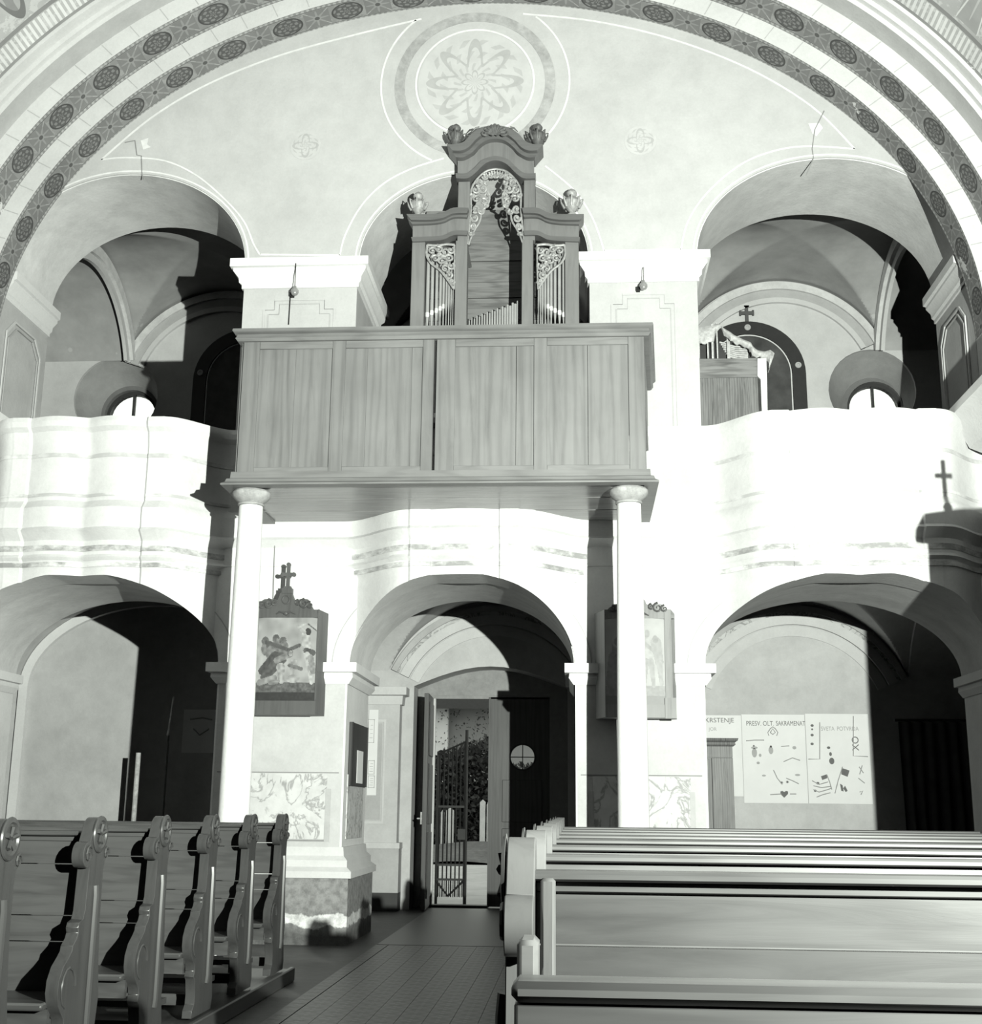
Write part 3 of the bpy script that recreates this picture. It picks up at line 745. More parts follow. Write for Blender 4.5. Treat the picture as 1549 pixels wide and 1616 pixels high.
# two columns
for k, px in enumerate((396, 992)):
    X = at(px, 800, 10.82).x; zc = zb
    c = thing('stone_column', ['smooth white round column under the left corner of the wooden organ loft', 'smooth white round column under the right corner of the wooden organ loft'][k], 'column', (X, 10.82, 0), 'loft columns')
    MB().lathe([(.175, 0), (.175, .1), (.16, .16), (.136, .2), (.132, 1.2), (.126, 2.2), (.114, 3.2), (.106, zc-.14)], (X, 10.82, 0), 28).build('shaft', M_col, c)
    MB().lathe([(.1, zc-.14), (.118, zc-.135), (.12, zc-.12), (.11, zc-.11), (.14, zc-.085), (.165, zc-.06), (.172, zc-.04), (.172, zc-.018), (.16, zc-.001)], (X, 10.82, 0), 28).build('capital', M_capst, c)

# ------------------------------------------------------------------ organ
YO = 12.02
def ox(px, py=420): return at(px, py, YO).x
def oz(py, px=782): return at(px, py, YO).z
def OP(px, py, dy=0): p = at(px, py, YO); return (p.x, YO+dy, p.z)
org = thing('pipe_organ', 'dark oak pipe organ case with carved gilded screens and arched top', 'pipe organ', (ox(782), 12.3, 4.16))
FLOOR = 4.16
for a, b in ((649, 670), (718, 737), (823, 841), (891, 913)):
    MB().box(ox(a), ox(b), YO, YO+.14, FLOOR, oz(378)).build('case_post', M_org, org, bevel=.005)
for a, b in ((722, 741), (826, 844)):
    MB().box(ox(a, 330), ox(b, 330), YO+.002, YO+.13, oz(380), oz(285)).build('tower_post', M_org, org, bevel=.005)
# side entablatures, rising in a curve towards the tower
def entab(pairs, y0, y1, name, mat, out=0):
    top = [OP(*p)[::2] for p in pairs[0]]; bot = [OP(*p)[::2] for p in pairs[1]]
    top = sm2(top, 4); bot = sm2(bot, 4)
    return MB().prism(top+bot[::-1], y0, y1).build(name, mat, org, sharp=40)
for s in (1, -1):
    m = lambda L: [(x if s == 1 else 1564-x, y) for x, y in L]
    f = entab((m([(651, 353), (680, 352), (700, 349), (716, 340), (736, 338)]), m([(651, 380), (680, 379), (700, 377), (716, 370), (736, 369)])), YO-.005, YO+.13, 'frieze', M_org)
    c1 = entab((m([(643, 344), (680, 344), (700, 341), (716, 334), (740, 334)]), m([(650, 353), (680, 353), (700, 350), (716, 343), (738, 342)])), YO-.09, YO+.16, 'cornice', M_orgd)
    entab((m([(646, 350), (680, 350), (700, 347), (716, 340), (739, 340)]), m([(651, 357), (680, 356), (700, 353), (716, 346), (737, 346)])), YO-.045, YO+.13, 'cornice_bed_moulding', M_orgd)
    entab((m([(649, 376), (680, 375), (700, 373), (716, 366), (738, 366)]), m([(651, 383), (680, 382), (700, 380), (716, 373), (737, 373)])), YO-.03, YO+.1, 'architrave', M_orgd)
# tower entablature
def sym(L): return L+[(1564-x, y) for x, y in L[::-1][(1 if L[-1][0] == 782 else 0):]]
tp = sym([(707, 238), (722, 238), (735, 233), (745, 222), (760, 212), (782, 209)])
bt = sym([(716, 248), (730, 248), (742, 242), (752, 231), (765, 222), (782, 219)])
entab((tp, bt), YO-.14, YO+.14, 'top_cornice', M_orgd)
tp2 = sym([(714, 246), (730, 246), (742, 240), (752, 230), (765, 221), (782, 218)]); bt2 = sym([(720, 254), (732, 254), (745, 247), (755, 237), (767, 228), (782, 225)])
entab((tp2, bt2), YO-.08, YO+.13, 'top_bed_moulding', M_orgd)
tp3 = sym([(722, 252), (734, 252), (747, 246), (757, 235), (769, 227), (782, 224)]); bt3 = sym([(722, 284), (738, 283), (750, 274), (762, 262), (772, 256), (782, 254)])
entab((tp3, bt3), YO-.005, YO+.12, 'top_frieze', M_org)
tp4 = sym([(719, 276), (736, 276), (748, 268), (760, 256), (771, 251), (782, 249)]); bt4 = sym([(720, 284), (738, 284), (750, 276), (762, 264), (772, 258), (782, 256)])
entab((tp4, bt4), YO-.04, YO+.12, 'top_architrave', M_orgd)
# case body behind the front: sides, back boards, wind chest
MB().box(ox(652), ox(652)+.03, YO+.13, 12.95, FLOOR, oz(385)).build('case_side', M_org, org)
MB().box(ox(911)-.03, ox(911), YO+.13, 12.95, FLOOR, oz(385)).build('case_side', M_org, org)
def bx2(x): return at(x, 420, 12.75).x
zz = [FLOOR, at(782, 505, 12.75).z, at(782, 470, 12.75).z, at(782, 445, 12.75).z, at(782, 412, 12.75).z, at(782, 380, 12.75).z, at(782, 330, 12.75).z]
for i in range(len(zz)-1):
    MB().box(ox(652)+.03, ox(911)-.03, 12.75+.01*(i % 2), 12.79, zz[i]+.004, zz[i+1]-.004).build('back_board', M_orgb, org)
for a, b in ((654, 735), (826, 910)): MB().box(ox(a), ox(b), YO+.16, 12.7, oz(378), oz(375)).build('case_roof', M_org, org)
MB().box(ox(722, 330), ox(722, 330)+.02, YO+.1, YO+.17, oz(380), oz(290)).build('tower_side', M_org, org)
MB().box(ox(844, 330)-.02, ox(844, 330), YO+.1, YO+.17, oz(380), oz(290)).build('tower_side', M_org, org)
# pipes
def pipe(px, ytop, r, mouth, dy=.07, py=450):
    x = at(px, py, YO+dy).x; zt_ = at(px, ytop, YO+dy).z; zmth = at(px, mouth, YO+dy).z
    MB().lathe([(.4*r, 4.3), (r*.5, zmth-.12), (r, zmth-.02), (r, zt_)], (x, YO+dy, 0), 10).build('organ_pipe', M_pipe, org)
    if r > .013: MB().lathe([(r*.9, zmth-.035), (r*1.15, zmth-.02), (r*1.15, zmth+.015), (r*.9, zmth+.02)], (x, YO+dy, 0), 10).build('pipe_mouth', M_pipel, org)
for i, (px, yt) in enumerate(((675, 388), (682, 388), (689, 392), (695, 396), (700, 402), (704.5, 410), (708.5, 418), (712, 426), (715, 434))):
    pipe(px, yt-6, .019-.0014*i, 496-i*3.3)
    pipe(1564.5-px, yt-6, .019-.0014*i, 496-i*3.3)
for i in range(20):
    px = 741+i*4.0; pipe(px, 506-i*1.45-(3 if i % 2 else 0), .008+.0003*i, 520, .22)
MB().box(ox(738), ox(822), YO+.12, YO+.5, FLOOR, oz(512)).build('wind_chest', M_orgb, org)

# carved screens: scrolling leaf work
def spiral(cx, cz, r, a0, turns, dr, y, n=14):
    return [(cx+r*(1-.8*i/n)*cos(a0+dr*turns*2*PI*i/n), y+.010*sin(i*.7), cz+r*(1-.8*i/n)*sin(a0+dr*turns*2*PI*i/n)) for i in range(n+1)]
def carve(mb, px, py, r, a0, dr, turns=1.3, th=.013):
    p = OP(px, py); mb.tube(spiral(p[0], p[2], r*1.12/164, a0, turns, dr, YO+.0), th*1.2, 6, .45)
    q = (p[0], YO-.004, p[2]); mb.lathe([(.001, -.012), (th*.9, -.008), (th*1.0, .004), (.001, .008)], (q[0], q[1], q[2]), 7, 'y')
def leafcurve(mb, pts, th=.012, t=.4):
    mb.tube([OP(*p, .01) for p in smooth_list(pts)], th, 6, t)
def smooth_list(p): return [(v.x, v.y) for v in smooth_path([(a, b, 0) for a, b in p], 5)]
for s in (1, -1):
    fx = lambda x: x if s == 1 else 1564.5-x
    mb = MB()
    # side screen
    leafcurve(mb, [(fx(674), 386), (fx(690), 387), (fx(704), 385), (fx(717), 386)], .014, 1)
    leafcurve(mb, [(fx(674), 386), (fx(673), 402), (fx(680), 415), (fx(694), 426), (fx(706), 441), (fx(716), 456)], .014, .8)
    leafcurve(mb, [(fx(717), 386), (fx(717), 420), (fx(716), 456)], .009, 1)
    for (x, y, r, a, d) in ((682, 396, 7, 0, 1), (692, 394, 6, 2, -1), (702, 398, 7, 4, 1), (711, 395, 6, 1, -1), (687, 408, 7, 3, -1), (697, 412, 7, .5, 1), (708, 408, 7, 2.4, -1),
                            (702, 424, 7, 5, 1), (711, 420, 6, 1, -1), (709, 434, 6, 3, 1), (713, 444, 4, 0, -1), (693, 403, 4, 5, 1), (704, 416, 4, 1, 1)):
        carve(mb, fx(x), y, r, a if s == 1 else PI-a, d*s)
    mb.build('side_screen_carving', M_gilt, org)
    mb = MB()
    # hanging garland and half of the arch cresting
    leafcurve(mb, [(fx(782), 266), (fx(768), 269), (fx(756), 278), (fx(747), 290), (fx(743), 303), (fx(743), 330), (fx(741), 350), (fx(739), 372), (fx(737), 385)], .012, .8)
    leafcurve(mb, [(fx(782), 280), (fx(772), 276), (fx(764), 284), (fx(768), 298), (fx(772), 312), (fx(768), 325), (fx(760), 332), (fx(757), 348), (fx(750), 360), (fx(744), 372), (fx(739), 386)], .014, .7)
    for (x, y, r, a, d) in ((775, 278, 6, 0, 1), (764, 280, 6, 2, -1), (755, 288, 6, 4, 1), (750, 300, 6, 1, -1), (762, 298, 7, 3, 1), (769, 308, 5, 5, -1), (752, 314, 7, .5, 1), (763, 318, 6, 2, -1),
                            (750, 330, 6, 4, 1), (758, 334, 5, 1, -1), (749, 344, 6, 3, 1), (747, 357, 5, 5, -1), (743, 370, 4, 0, 1), (766, 288, 4, 1, -1), (746, 308, 4, 2, 1), (768, 324, 4, 2, 1)):
        carve(mb, fx(x), y, r, a if s == 1 else PI-a, d*s)
    for i in range(9):
        a = PI/2+s*(i+.5)*R(8.5)
        c = OP(782, 300); rr = 33/164
        mb.tube([(c[0]+rr*.86*cos(a), YO, c[2]+rr*.86*sin(a)*1.05), (c[0]+rr*1.02*cos(a), YO-.02, c[2]+rr*1.02*sin(a)*1.05)], .008, 5)
    mb.build('arch_screen_carving', M_gilt, org)
# shell crest
mb = MB()
for i in range(-4, 5):
    a = PI/2+i*R(19); c = OP(782, 226); k = 1-.035*abs(i)
    mb.tube([(c[0]+.02*cos(a), YO-.15, c[2]+.01), (c[0]+.08*cos(a)*k, YO-.19, c[2]+.07*sin(a)*k), (c[0]+.115*cos(a)*k, YO-.17, c[2]+.115*sin(a)*k)], .012, 6, 1.7)
for q in (1, -1):
    c = OP(782+q*16, 222); mb.tube(spiral(c[0], c[2], .05, PI/2, 1.2, q, YO-.16), .018, 6, .4)
    a, b, c = OP(782+q*24, 213, -.15), OP(782+q*30, 214, -.15), OP(782+q*36, 220, -.15); mb.tube([a, b, c], .014, 6, .3)
mb.build('shell_crest', flat('brown gilding', .13, .5, .0, .5, .3, 30), org)
# urn finials
def urn(px, ybase, ytop, k):
    b = OP(px, ybase); h = at(px, ytop, YO).z-b[2]
    pf = [(.16, 0), (.16, .05), (.1, .08), (.09, .14), (.16, .22), (.27, .36), (.30, .50), (.24, .60), (.14, .66), (.12, .70), (.17, .76), (.18, .84), (.12, .93), (.03, 1.0)]
    mb = MB().lathe([(r*h, z*h) for r, z in pf], (b[0], YO, b[2]), 14)
    for i in range(8):
        a = 2*PI*i/8; rr = .30*h
        mb.tube([(b[0]+rr*.8*cos(a), YO+rr*.8*sin(a), b[2]+.28*h), (b[0]+rr*1.15*cos(a), YO+rr*1.15*sin(a), b[2]+.48*h), (b[0]+rr*1.25*cos(a), YO+rr*1.25*sin(a), b[2]+.60*h), (b[0]+rr*.9*cos(a), YO+rr*.9*sin(a), b[2]+.58*h)], .03*h*1.6, 5, .4)
    mb.build('urn_finial', k, org)
M_urnd = flat('dark carved urn', .11, .5, .1, .4, .4, 25)
urn(719, 235, 196, M_urnd); urn(848, 235, 195, M_urnd); urn(659, 343, 303, M_gilt); urn(902, 341, 298, M_gilt)

# ------------------------------------------------------------------ pews
XE = -2.13
def pew(name, label, x_end, x_far, s, Y, mat_e, mat_b, grp, base):
    """s=+1: aisle end faces +x (left block); s=-1: aisle end faces -x. Sitters face the camera (-y). Y = back rest plane."""
    root = thing(name, label, 'pew', (x_end, Y, 0), grp)
    e0, e1 = (x_end-.055, x_end) if s > 0 else (x_end, x_end+.055)
    zb_ = base
    # silhouette (y offset, z): front (towards camera) negative
    P = [(.13, zb_), (.15, .16), (.12, .30), (.14, .42), (.11, .56), (.085, .75), (.08, .95), (.09, 1.0), (.11, 1.02), (.12, 1.045), (.105, 1.07), (.075, 1.075)]
    top = [(.075*cos(a), 1.12+.075*sin(a)) for a in np.linspace(.25, PI-.25, 12)]
    kn = [(-.115+.056*cos(a), 1.035+.056*sin(a)) for a in np.linspace(PI*.42, PI*1.62, 12)]
    F_ = [(-.09, .97), (-.10, .80), (-.115, .765), (-.155, .755), (-.165, .735), (-.155, .715), (-.17, .69), (-.205, .665), (-.21, .645), (-.235, .625), (-.29, .59), (-.325, .54), (-.33, .49), (-.31, .44), (-.275, .405),
          (-.245, .38), (-.235, .35), (-.25, .32), (-.225, .30), (-.205, .22), (-.21, .17), (-.245, .14), (-.25, zb_)]
    poly = P+top+kn+F_
    be = MB().prism([(Y+a, b) for a, b in poly], e0, e1, 'x').build('bench_end', mat_e, root, bevel=.006, sharp=40)
    xo = e1 if s > 0 else e0
    mb = MB()
    mb.lathe([(.078, -.004), (.082, .004*s), (.078, .010*s), (.062, .012*s), (.056, .004*s), (.001, .003*s)], (xo, Y, 1.12), 24, 'x')
    for i in range(5):
        a = 2*PI*i/5+.3; mb.tube([(xo+.006*s, Y+.008*cos(a), 1.12+.008*sin(a)), (xo+.012*s, Y+.045*cos(a), 1.12+.045*sin(a))], .008, 6, 1.3)
    mb.build('finial_rosette', mat_e, be)
    for cy, r in ((-.115, .045), (.095, .03)):
        MB().tube([(xo+.004*s, Y+cy+r*(1-.08*i)*cos(i*.75), 1.035+r*(1-.08*i)*sin(i*.75)) for i in range(11)], .006, 5, .6).build('scroll_carving', mat_e, be)
    MB().tube([(xo+.002*s, Y-.23+.07*cos(a), .50+.08*sin(a)) for a in np.linspace(0, 4.5, 10)], .008, 5, .4).build('scroll_carving', mat_e, be)
    MB().tube([(xo+.002*s, Y-.01, zb_+.16), (xo+.006*s, Y-.01, zb_+.2), (xo+.006*s, Y-.01, .86), (xo+.002*s, Y-.01, .9)], .017, 8).build('raised_bead', mat_e, be)
    xa, xb = sorted((x_end-s*.05, x_far))
    MB().sweep([(xa, Y), (xb, Y)], [(-.03, 1.112), (.036, 1.112), (.044, 1.117), (.044, 1.126), (.036, 1.132), (-.03, 1.132)]).build('top_rail', mat_b, root)
    MB().box(xa, xb, Y-.016, Y+.018, 1.09, 1.1115).build('rail_fillet', mat_b, root, bevel=.003)
    zs_ = [.44, .66, .77, .99, 1.092]
    for i in range(4):
        M_ = None
        MB().frus([(xa, Y-.005-.03*(4-i)/4*0, zs_[i]+.003), (xb, Y-.005, zs_[i]+.003), (xb, Y+.018, zs_[i]+.003), (xa, Y+.018, zs_[i]+.003)],
                  [(xa, Y-.005, zs_[i+1]-.002), (xb, Y-.005, zs_[i+1]-.002), (xb, Y+.018, zs_[i+1]-.002), (xa, Y+.018, zs_[i+1]-.002)]).build('back_board', mat_b, root)
    MB().box(xa, xb, Y-.36, Y+.0, .425, .455).build('seat', mat_b, root, bevel=.008)
    MB().box(xa, xb, Y-.30, Y-.27, .34, .425).build('seat_rail', mat_b, root)
    MB().box(xa, xb, Y-.05, Y-.02, .14, .2).build('stretcher', mat_b, root)
    return root
left_labels = ['farthest left-hand pew, its dark carved end nearest the pier base', 'left-hand pew second from the back, carved end with round finial', 'left-hand pew third from the back, its finial below the left column',
               'left-hand pew fourth from the back, its finial in front of the dark bay', 'left-hand pew second from the camera, tall carved end and full finial', 'nearest left-hand pew, its finial partly cut by the left picture edge']
YL = [9.38-.925*k for k in range(6)]
src = None
for k in range(6):
    if k == 0: src = pew('church_pew', left_labels[0], XE, -6.05, 1, YL[0], M_pewend, M_pew, 'left pews', .1)
    else:
        o = copy_tree(src, None, (XE, YL[k], 0)); o['label'] = left_labels[k]
pf = thing('pew_platform', 'low dark wooden platform edge under the left-hand pews beside the aisle', 'platform', (-4.1, 7, 0))
MB().box(-6.05, XE+.02, 3.9, 9.66, 0, .085).build('platform_deck', M_step, pf)
MB().box(XE+.02, XE+.06, 3.9, 9.66, 0, .1).build('kerb_board', M_step, pf, bevel=.008)
kn = None
kl = ['low plank kneeler in front of the farthest left-hand pew', 'low plank kneeler second from the back on the left', 'low plank kneeler third from the back on the left', 'low plank kneeler fourth from the back on the left', 'low plank kneeler nearest the camera on the left']
for k in range(5):
    y = YL[k+1]+.32
    if kn is None:
        kn = thing('kneeler', kl[0], 'kneeler', (XE-.1, y, .087), 'kneelers of the left pews')
        MB().box(-6.0, XE-.06, y-.08, y+.08, .22, .25).build('kneeling_board', M_pewr, kn)
        for xx in (-5.6, -3.9, -2.3): MB().box(xx-.02, xx+.02, y-.06, y+.06, .087, .22).build('support', M_pew, kn)
    else: copy_tree(kn, None, (XE-.1, y, .087))['label'] = kl[k]
right_labels = ['nearest right-hand pew, its pale back boards directly behind the front parapet', 'second right-hand pew from the camera, pale top rail', 'third right-hand pew from the camera, thin top rail', 'fourth right-hand pew from the camera',
                'fifth right-hand pew from the camera, only its rail shows', 'third right-hand pew from the far end', 'second right-hand pew from the far end', 'farthest right-hand pew, its rail below the pier bases']
YR = [2.60+.925*k for k in range(8)]
XRr = -.135
src = None
for k in range(8):
    if k == 0:
        src = pew('church_pew', right_labels[0], XRr, 2.75, -1, YR[0], M_pewre, M_pewr, 'right pews', .0)
    else:
        o = copy_tree(src, None, (XRr, YR[k], 0)); o['label'] = right_labels[k]
MB().box(at(852, 1450, 2.52).x, at(876, 1450, 2.52).x, 2.54, 2.592, .46, at(860, 1386, 2.54).z).build('end_stile', M_pewre, src, bevel=.006)
# front parapet of the right block
M_fp = wood('front parapet oak', .28, 'x', .3, 1.0, .4)
fp = thing('pew_front_parapet', 'plain wooden front parapet before the nearest right-hand pew', 'pew front', (1.5, 2.0, 0))
xa = ax(812, 1560, -.1).x; xa = at(812, 1560, 2.0).x
ztp = at(1200, 1552, 2.0).z
MB().box(xa, 2.85, 1.98, 2.05, .45, ztp-.03).build('front_board', M_fp, fp, bevel=.006)
MB().box(xa, 2.85, 1.985, 2.045, 0, .448).build('front_board', M_fp, fp, bevel=.006)
MB().box(xa-.004, 2.85, 1.965, 2.06, ztp-.03, ztp).build('cap_rail', M_fp, fp, bevel=.01)
MB().box(xa, at(850, 1500, 2.1).x, 2.06, 2.16, 0, at(830, 1484, 2.06).z).build('end_block', M_fp, fp, bevel=.008)

# ------------------------------------------------------------------ stations (painted pictures in box frames)
def draw(kind, nx=96, ny=130):
    yy, xx = np.mgrid[0:ny, 0:nx]; x = xx/nx; y = 1-yy/ny   # y up
    r2 = np.random.default_rng(3 if kind == 0 else 5)
    def nz(s):
        g = r2.random((ny//s+2, nx//s+2)); gy = yy/s; gx = xx/s; i = gy.astype(int); j = gx.astype(int); fy = gy-i; fx = gx-j
        return (g[i, j]*(1-fy)*(1-fx)+g[i+1, j]*fy*(1-fx)+g[i, j+1]*(1-fy)*fx+g[i+1, j+1]*fy*fx)
    im = .50+.18*nz(16)+.12*nz(7)
    im = np.where(y < .22, .20+.16*nz(4)+.1*nz(2), im); im = np.where(y < .10, .13+.05*nz(3), im)
    def el(cx, cy, rx, ry, a, v, k=.5):
        nonlocal im
        c, s = cos(a), sin(a); u = (x-cx)*c+(y-cy)*s*1.35; w = -(x-cx)*s+(y-cy)*c*1.35
        m = (u/rx)**2+(w/(ry*1.35))**2 < 1; im = np.where(m, v*(1-k*.5+k*nz(4)), im)
    def cap(ax_, ay, bx, by, r0, r1, v, k=.5):
        nonlocal im
        px_, py_ = x-ax_, (y-ay)*1.35; dx, dy = bx-ax_, (by-ay)*1.35; t = np.clip((px_*dx+py_*dy)/(dx*dx+dy*dy), 0, 1)
        d = np.hypot(px_-t*dx, py_-t*dy); im = np.where(d < r0+(r1-r0)*t, v*(1-k*.5+k*nz(4)), im)
    if kind == 0:
        for cx, cy in ((.12, .72), (.30, .74), (.42, .71), (.2, .66)): el(cx, cy, .06, .05, 0, .35); el(cx+.02, cy-.09, .08, .09, 0, .45)
        cap(.15, .70, .52, .60, .035, .03, .30); cap(.52, .60, .70, .66, .03, .03, .3)         # beam
        cap(.30, .52, .10, .36, .09, .07, .26); cap(.40, .5, .14, .28, .10, .07, .30)          # kneeling figure
        cap(.33, .48, .55, .55, .05, .05, .5); el(.55, .57, .05, .045, 0, .34); el(.56, .56, .035, .035, 0, .62)
        cap(.40, .40, .43, .24, .07, .05, .62); cap(.06, .22, .30, .27, .05, .05, .55)
        cap(.80, .78, .84, .60, .07, .08, .72); el(.84, .83, .05, .045, 0, .18); cap(.78, .82, .66, .88, .03, .03, .7)
        cap(.66, .88, .84, .92, .025, .02, .66); cap(.84, .92, .98, .85, .012, .01, .35)
        cap(.82, .60, .93, .58, .05, .05, .3); cap(.84, .55, .88, .40, .05, .04, .7); cap(.88, .40, .93, .22, .035, .03, .7); cap(.9, .52, .95, .36, .05, .05, .55)
        cap(.62, .45, .58, .28, .06, .03, .6); el(.62, .26, .12, .05, 0, .62); el(.3, .22, .1, .03, .2, .5)
        cap(.55, .42, .75, .38, .03, .03, .4)
    else:
        cap(.20, .72, .20, .50, .09, .08, .40); el(.2, .74, .09, .08, 0, .75); el(.2, .73, .05, .05, 0, .35)
        cap(.15, .55, .10, .26, .1, .1, .38); el(.22, .55, .07, .05, 0, .28); cap(.32, .50, .30, .25, .07, .05, .75)
        cap(.62, .80, .72, .68, .04, .07, .45); cap(.72, .70, .70, .50, .08, .08, .6); el(.70, .82, .05, .045, 0, .4)
        cap(.60, .74, .85, .60, .03, .03, .35); cap(.85, .72, .90, .50, .09, .07, .42); el(.84, .76, .05, .045, 0, .3)
        cap(.68, .5, .64, .22, .05, .03, .38); cap(.76, .5, .80, .22, .05, .03, .42); cap(.90, .48, .93, .24, .05, .03, .45)
        cap(.45, .60, .48, .3, .08, .07, .55); el(.45, .68, .05, .045, 0, .3)
        im = im*.7+.33
    return np.clip(im, .02, .85)**(1.9 if kind == 0 else 1.2)*(.62 if kind == 0 else .40)
def picture(img, x0, x1, z0, z1, Y, parent, arch=.02):
    ny, nx = img.shape
    vs = []; fs = []; cols = []
    for j in range(ny+1):
        for i in range(nx+1):
            u, v = i/nx, j/ny; vs.append((x0+(x1-x0)*u, Y, z0+(z1-z0)*(1-v)+arch*(1-(2*u-1)**2)*(1-v)))
    for j in range(ny):
        for i in range(nx):
            a = j*(nx+1)+i; fs.append((a, a+nx+1, a+nx+2, a+1)); cols.append(img[j, i])
    me = bpy.data.meshes.new('painting'); off = parent.location
    me.from_pydata([tuple(Vector(v)-off) for v in vs], [], fs)
    ca = me.color_attributes.new('paint', 'FLOAT_COLOR', 'CORNER')
    arr = np.repeat(np.array(cols), 4); d = np.ones((len(arr), 4)); d[:, :3] = arr[:, None]
    ca.data.foreach_set('color', d.ravel().astype(np.float32))
    me.materials.append(M_attr); o = bpy.data.objects.new('painting', me); COL.objects.link(o); o.parent = parent; return o
def crest(px0, px1, ytop, ybase, Yf, th, mat, parent, carv):
    def pt(u, y): return at(px0+(px1-px0)*u, y, Yf)
    h = ybase-ytop
    sh = [(0, 0), (0, .18), (.05, .45), (.14, .62), (.24, .64), (.33, .58), (.37, .62), (.40, .80), (.45, .96), (.5, 1.0), (.55, .96), (.60, .80), (.63, .62), (.67, .58), (.76, .64), (.86, .62), (.93, .35), (.98, .16), (1.04, .14), (1.05, .0)]
    poly = [(pt(u, ybase-h*v).x, pt(u, ybase-h*v).z) for u, v in sh]
    MB().prism(poly, Yf-.01, Yf+th).build('crest', mat, parent)
    mb = MB()
    for s in (-1, 1):
        for (u, v, r) in ((.5+s*.30, .46, .05), (.5+s*.40, .42, .035), (.5+s*.2, .5, .03)):
            p = pt(u, ybase-h*v); mb.tube(spiral(p.x, p.z, r, PI/2, 1.3, s, Yf-.015), .012, 6, .4)
        p = pt(.5+s*.16, ybase-h*.12); q = pt(.5+s*.02, ybase-h*.16); mb.tube([(q.x, Yf-.02, q.z), ((p.x+q.x)/2, Yf-.03, (p.z+q.z)/2+.015), (p.x, Yf-.015, p.z)], .014, 6, .4)
    p = pt(.5, ybase-h*.6); mb.tube([(p.x+.035*cos(a), Yf-.012, p.z+.04*sin(a)) for a in np.linspace(0, 2*PI, 15)], .008, 6)
    p = pt(.5, ybase-h*.14); mb.lathe([(.001, -.03), (.02, -.02), (.022, 0), (.001, .01)], (p.x, Yf-.01, p.z), 8, 'y')
    mb.build('crest_carving', carv, parent)
YS = 11.93
st1 = thing('station_picture', 'painted figure scene in a dark crested frame topped by a cross, left pier', 'painting', (at(450, 1127, YS).x, YS, 2.1), 'crested wall pictures')
a0 = at(399, 1127, YS).x; a1 = at(497, 1127, YS).x; z0 = at(450, 1127, YS).z; z1 = at(450, 962, YS).z; aw = at(513, 1100, W).x
bw = a0-.04
MB().frus([(a0, YS, z0), (a1, YS, z0), (aw, W, z0), (bw, W, z0)], [(a0, YS, z1), (a1, YS, z1), (aw, W, z1), (bw, W, z1)]).build('box_frame', M_frame, st1)
MB().box(a0-.006, a1+.004, YS-.02, YS, z0-.004, at(450, 1106, YS).z).build('bottom_rail', M_frame, st1)
MB().box(a0-.008, a0+.012, YS-.018, YS, at(450, 1105.5, YS).z, z1).build('frame_edge', M_framelt, st1)
MB().box(a1-.010, a1+.004, YS-.018, YS, at(450, 1105.5, YS).z, z1).build('frame_edge', M_frame, st1)
picture(draw(0), a0+.012, a1-.01, at(450, 1106, YS).z, at(450, 976, YS).z, YS-.008, st1)
crest(404, 499, 928, 975, YS, .06, M_frame, st1, M_frame)
p = at(453, 935, YS); q = at(455, 890, YS)
mb = MB(); h = q.z-p.z
mb.box(p.x-.05, p.x+.05, YS-.022, YS+.05, p.z-.01, p.z+.04).box(p.x-.035, p.x+.035, YS-.014, YS+.04, p.z+.04, p.z+.06)
mb.box(p.x-.017, p.x+.017, YS, YS+.03, p.z+.05, q.z).box(p.x-.05, p.x+.05, YS+.001, YS+.029, q.z-.12, q.z-.085)
for (dx, dz) in ((-.055, -.103), (.055, -.103), (0, -.005)): mb.lathe([(.001, -.002), (.022, 0), (.022, .03), (.001, .032)], (p.x+dx, YS, q.z+dz), 8, 'y')
mb.build('cross', M_frame, st1)
st2 = thing('station_picture', 'pale painted scene in crested frame behind the right-hand white column', 'painting', (at(1005, 1127, YS).x, YS, 2.1), 'crested wall pictures')
a0 = at(955, 1130, YS).x; a1 = at(1062, 1130, YS).x; z0 = at(1005, 1132, YS).z; z1 = at(1005, 962, YS).z; aw = at(1067, 1100, W).x; bw = at(939, 1100, W).x
MB().frus([(a0, YS, z0), (a1, YS, z0), (aw, W, z0), (bw, W, z0)], [(a0, YS, z1), (a1, YS, z1), (aw, W, z1), (bw, W, z1)]).build('box_frame', M_framelt, st2)
MB().box(a0, a1, YS-.02, YS, z0-.004, at(1005, 1112, YS).z).build('bottom_rail', M_framelt, st2)
xs_ = at(1049, 1050, YS).x
MB().box(xs_, a1, YS-.022, YS, z0, z1).build('right_stile', M_framelt, st2)
MB().box(xs_-.01, a1+.03, YS-.03, YS+.01, z0-.01, z0+.18).build('stile_foot', M_framelt, st2)
picture(draw(1), a0+.004, xs_, at(1005, 1112, YS).z, at(1005, 978, YS).z, YS-.008, st2)
crest(955, 1058, 940, 976, YS, .06, M_framelt, st2, M_frame)

# ------------------------------------------------------------------ things on piers and walls
nb = thing('notice_board', 'dark narrow notice board on the side of the left pier by the doorway', 'notice board', (-2.2, 12.7, 1.8))
xp = -2.22+.012
pa = ax(553, 1139, xp); pb = ax(577, 1148, xp); pc = ax(552, 1240, xp)
MB().box(xp-.008, xp+.02, pa.y, pb.y, pc.z, pa.z).build('board', M_board, nb, bevel=.003)
MB().box(xp+.02, xp+.03, pa.y, pa.y+.02, pc.z, pa.z).box(xp+.02, xp+.03, pb.y-.02, pb.y, pc.z, pa.z).build('board_edge', M_iron, nb)
p1 = ax(565, 1184, xp+.03); p2 = ax(574, 1184, xp+.03); p3 = ax(565, 1236, xp+.03)
tag(MB().box(xp+.022, xp+.026, p1.y, p2.y, p3.z, p1.z).build('paper_note', M_paper), 'white slip of paper pinned on the dark pier notice board', 'paper')
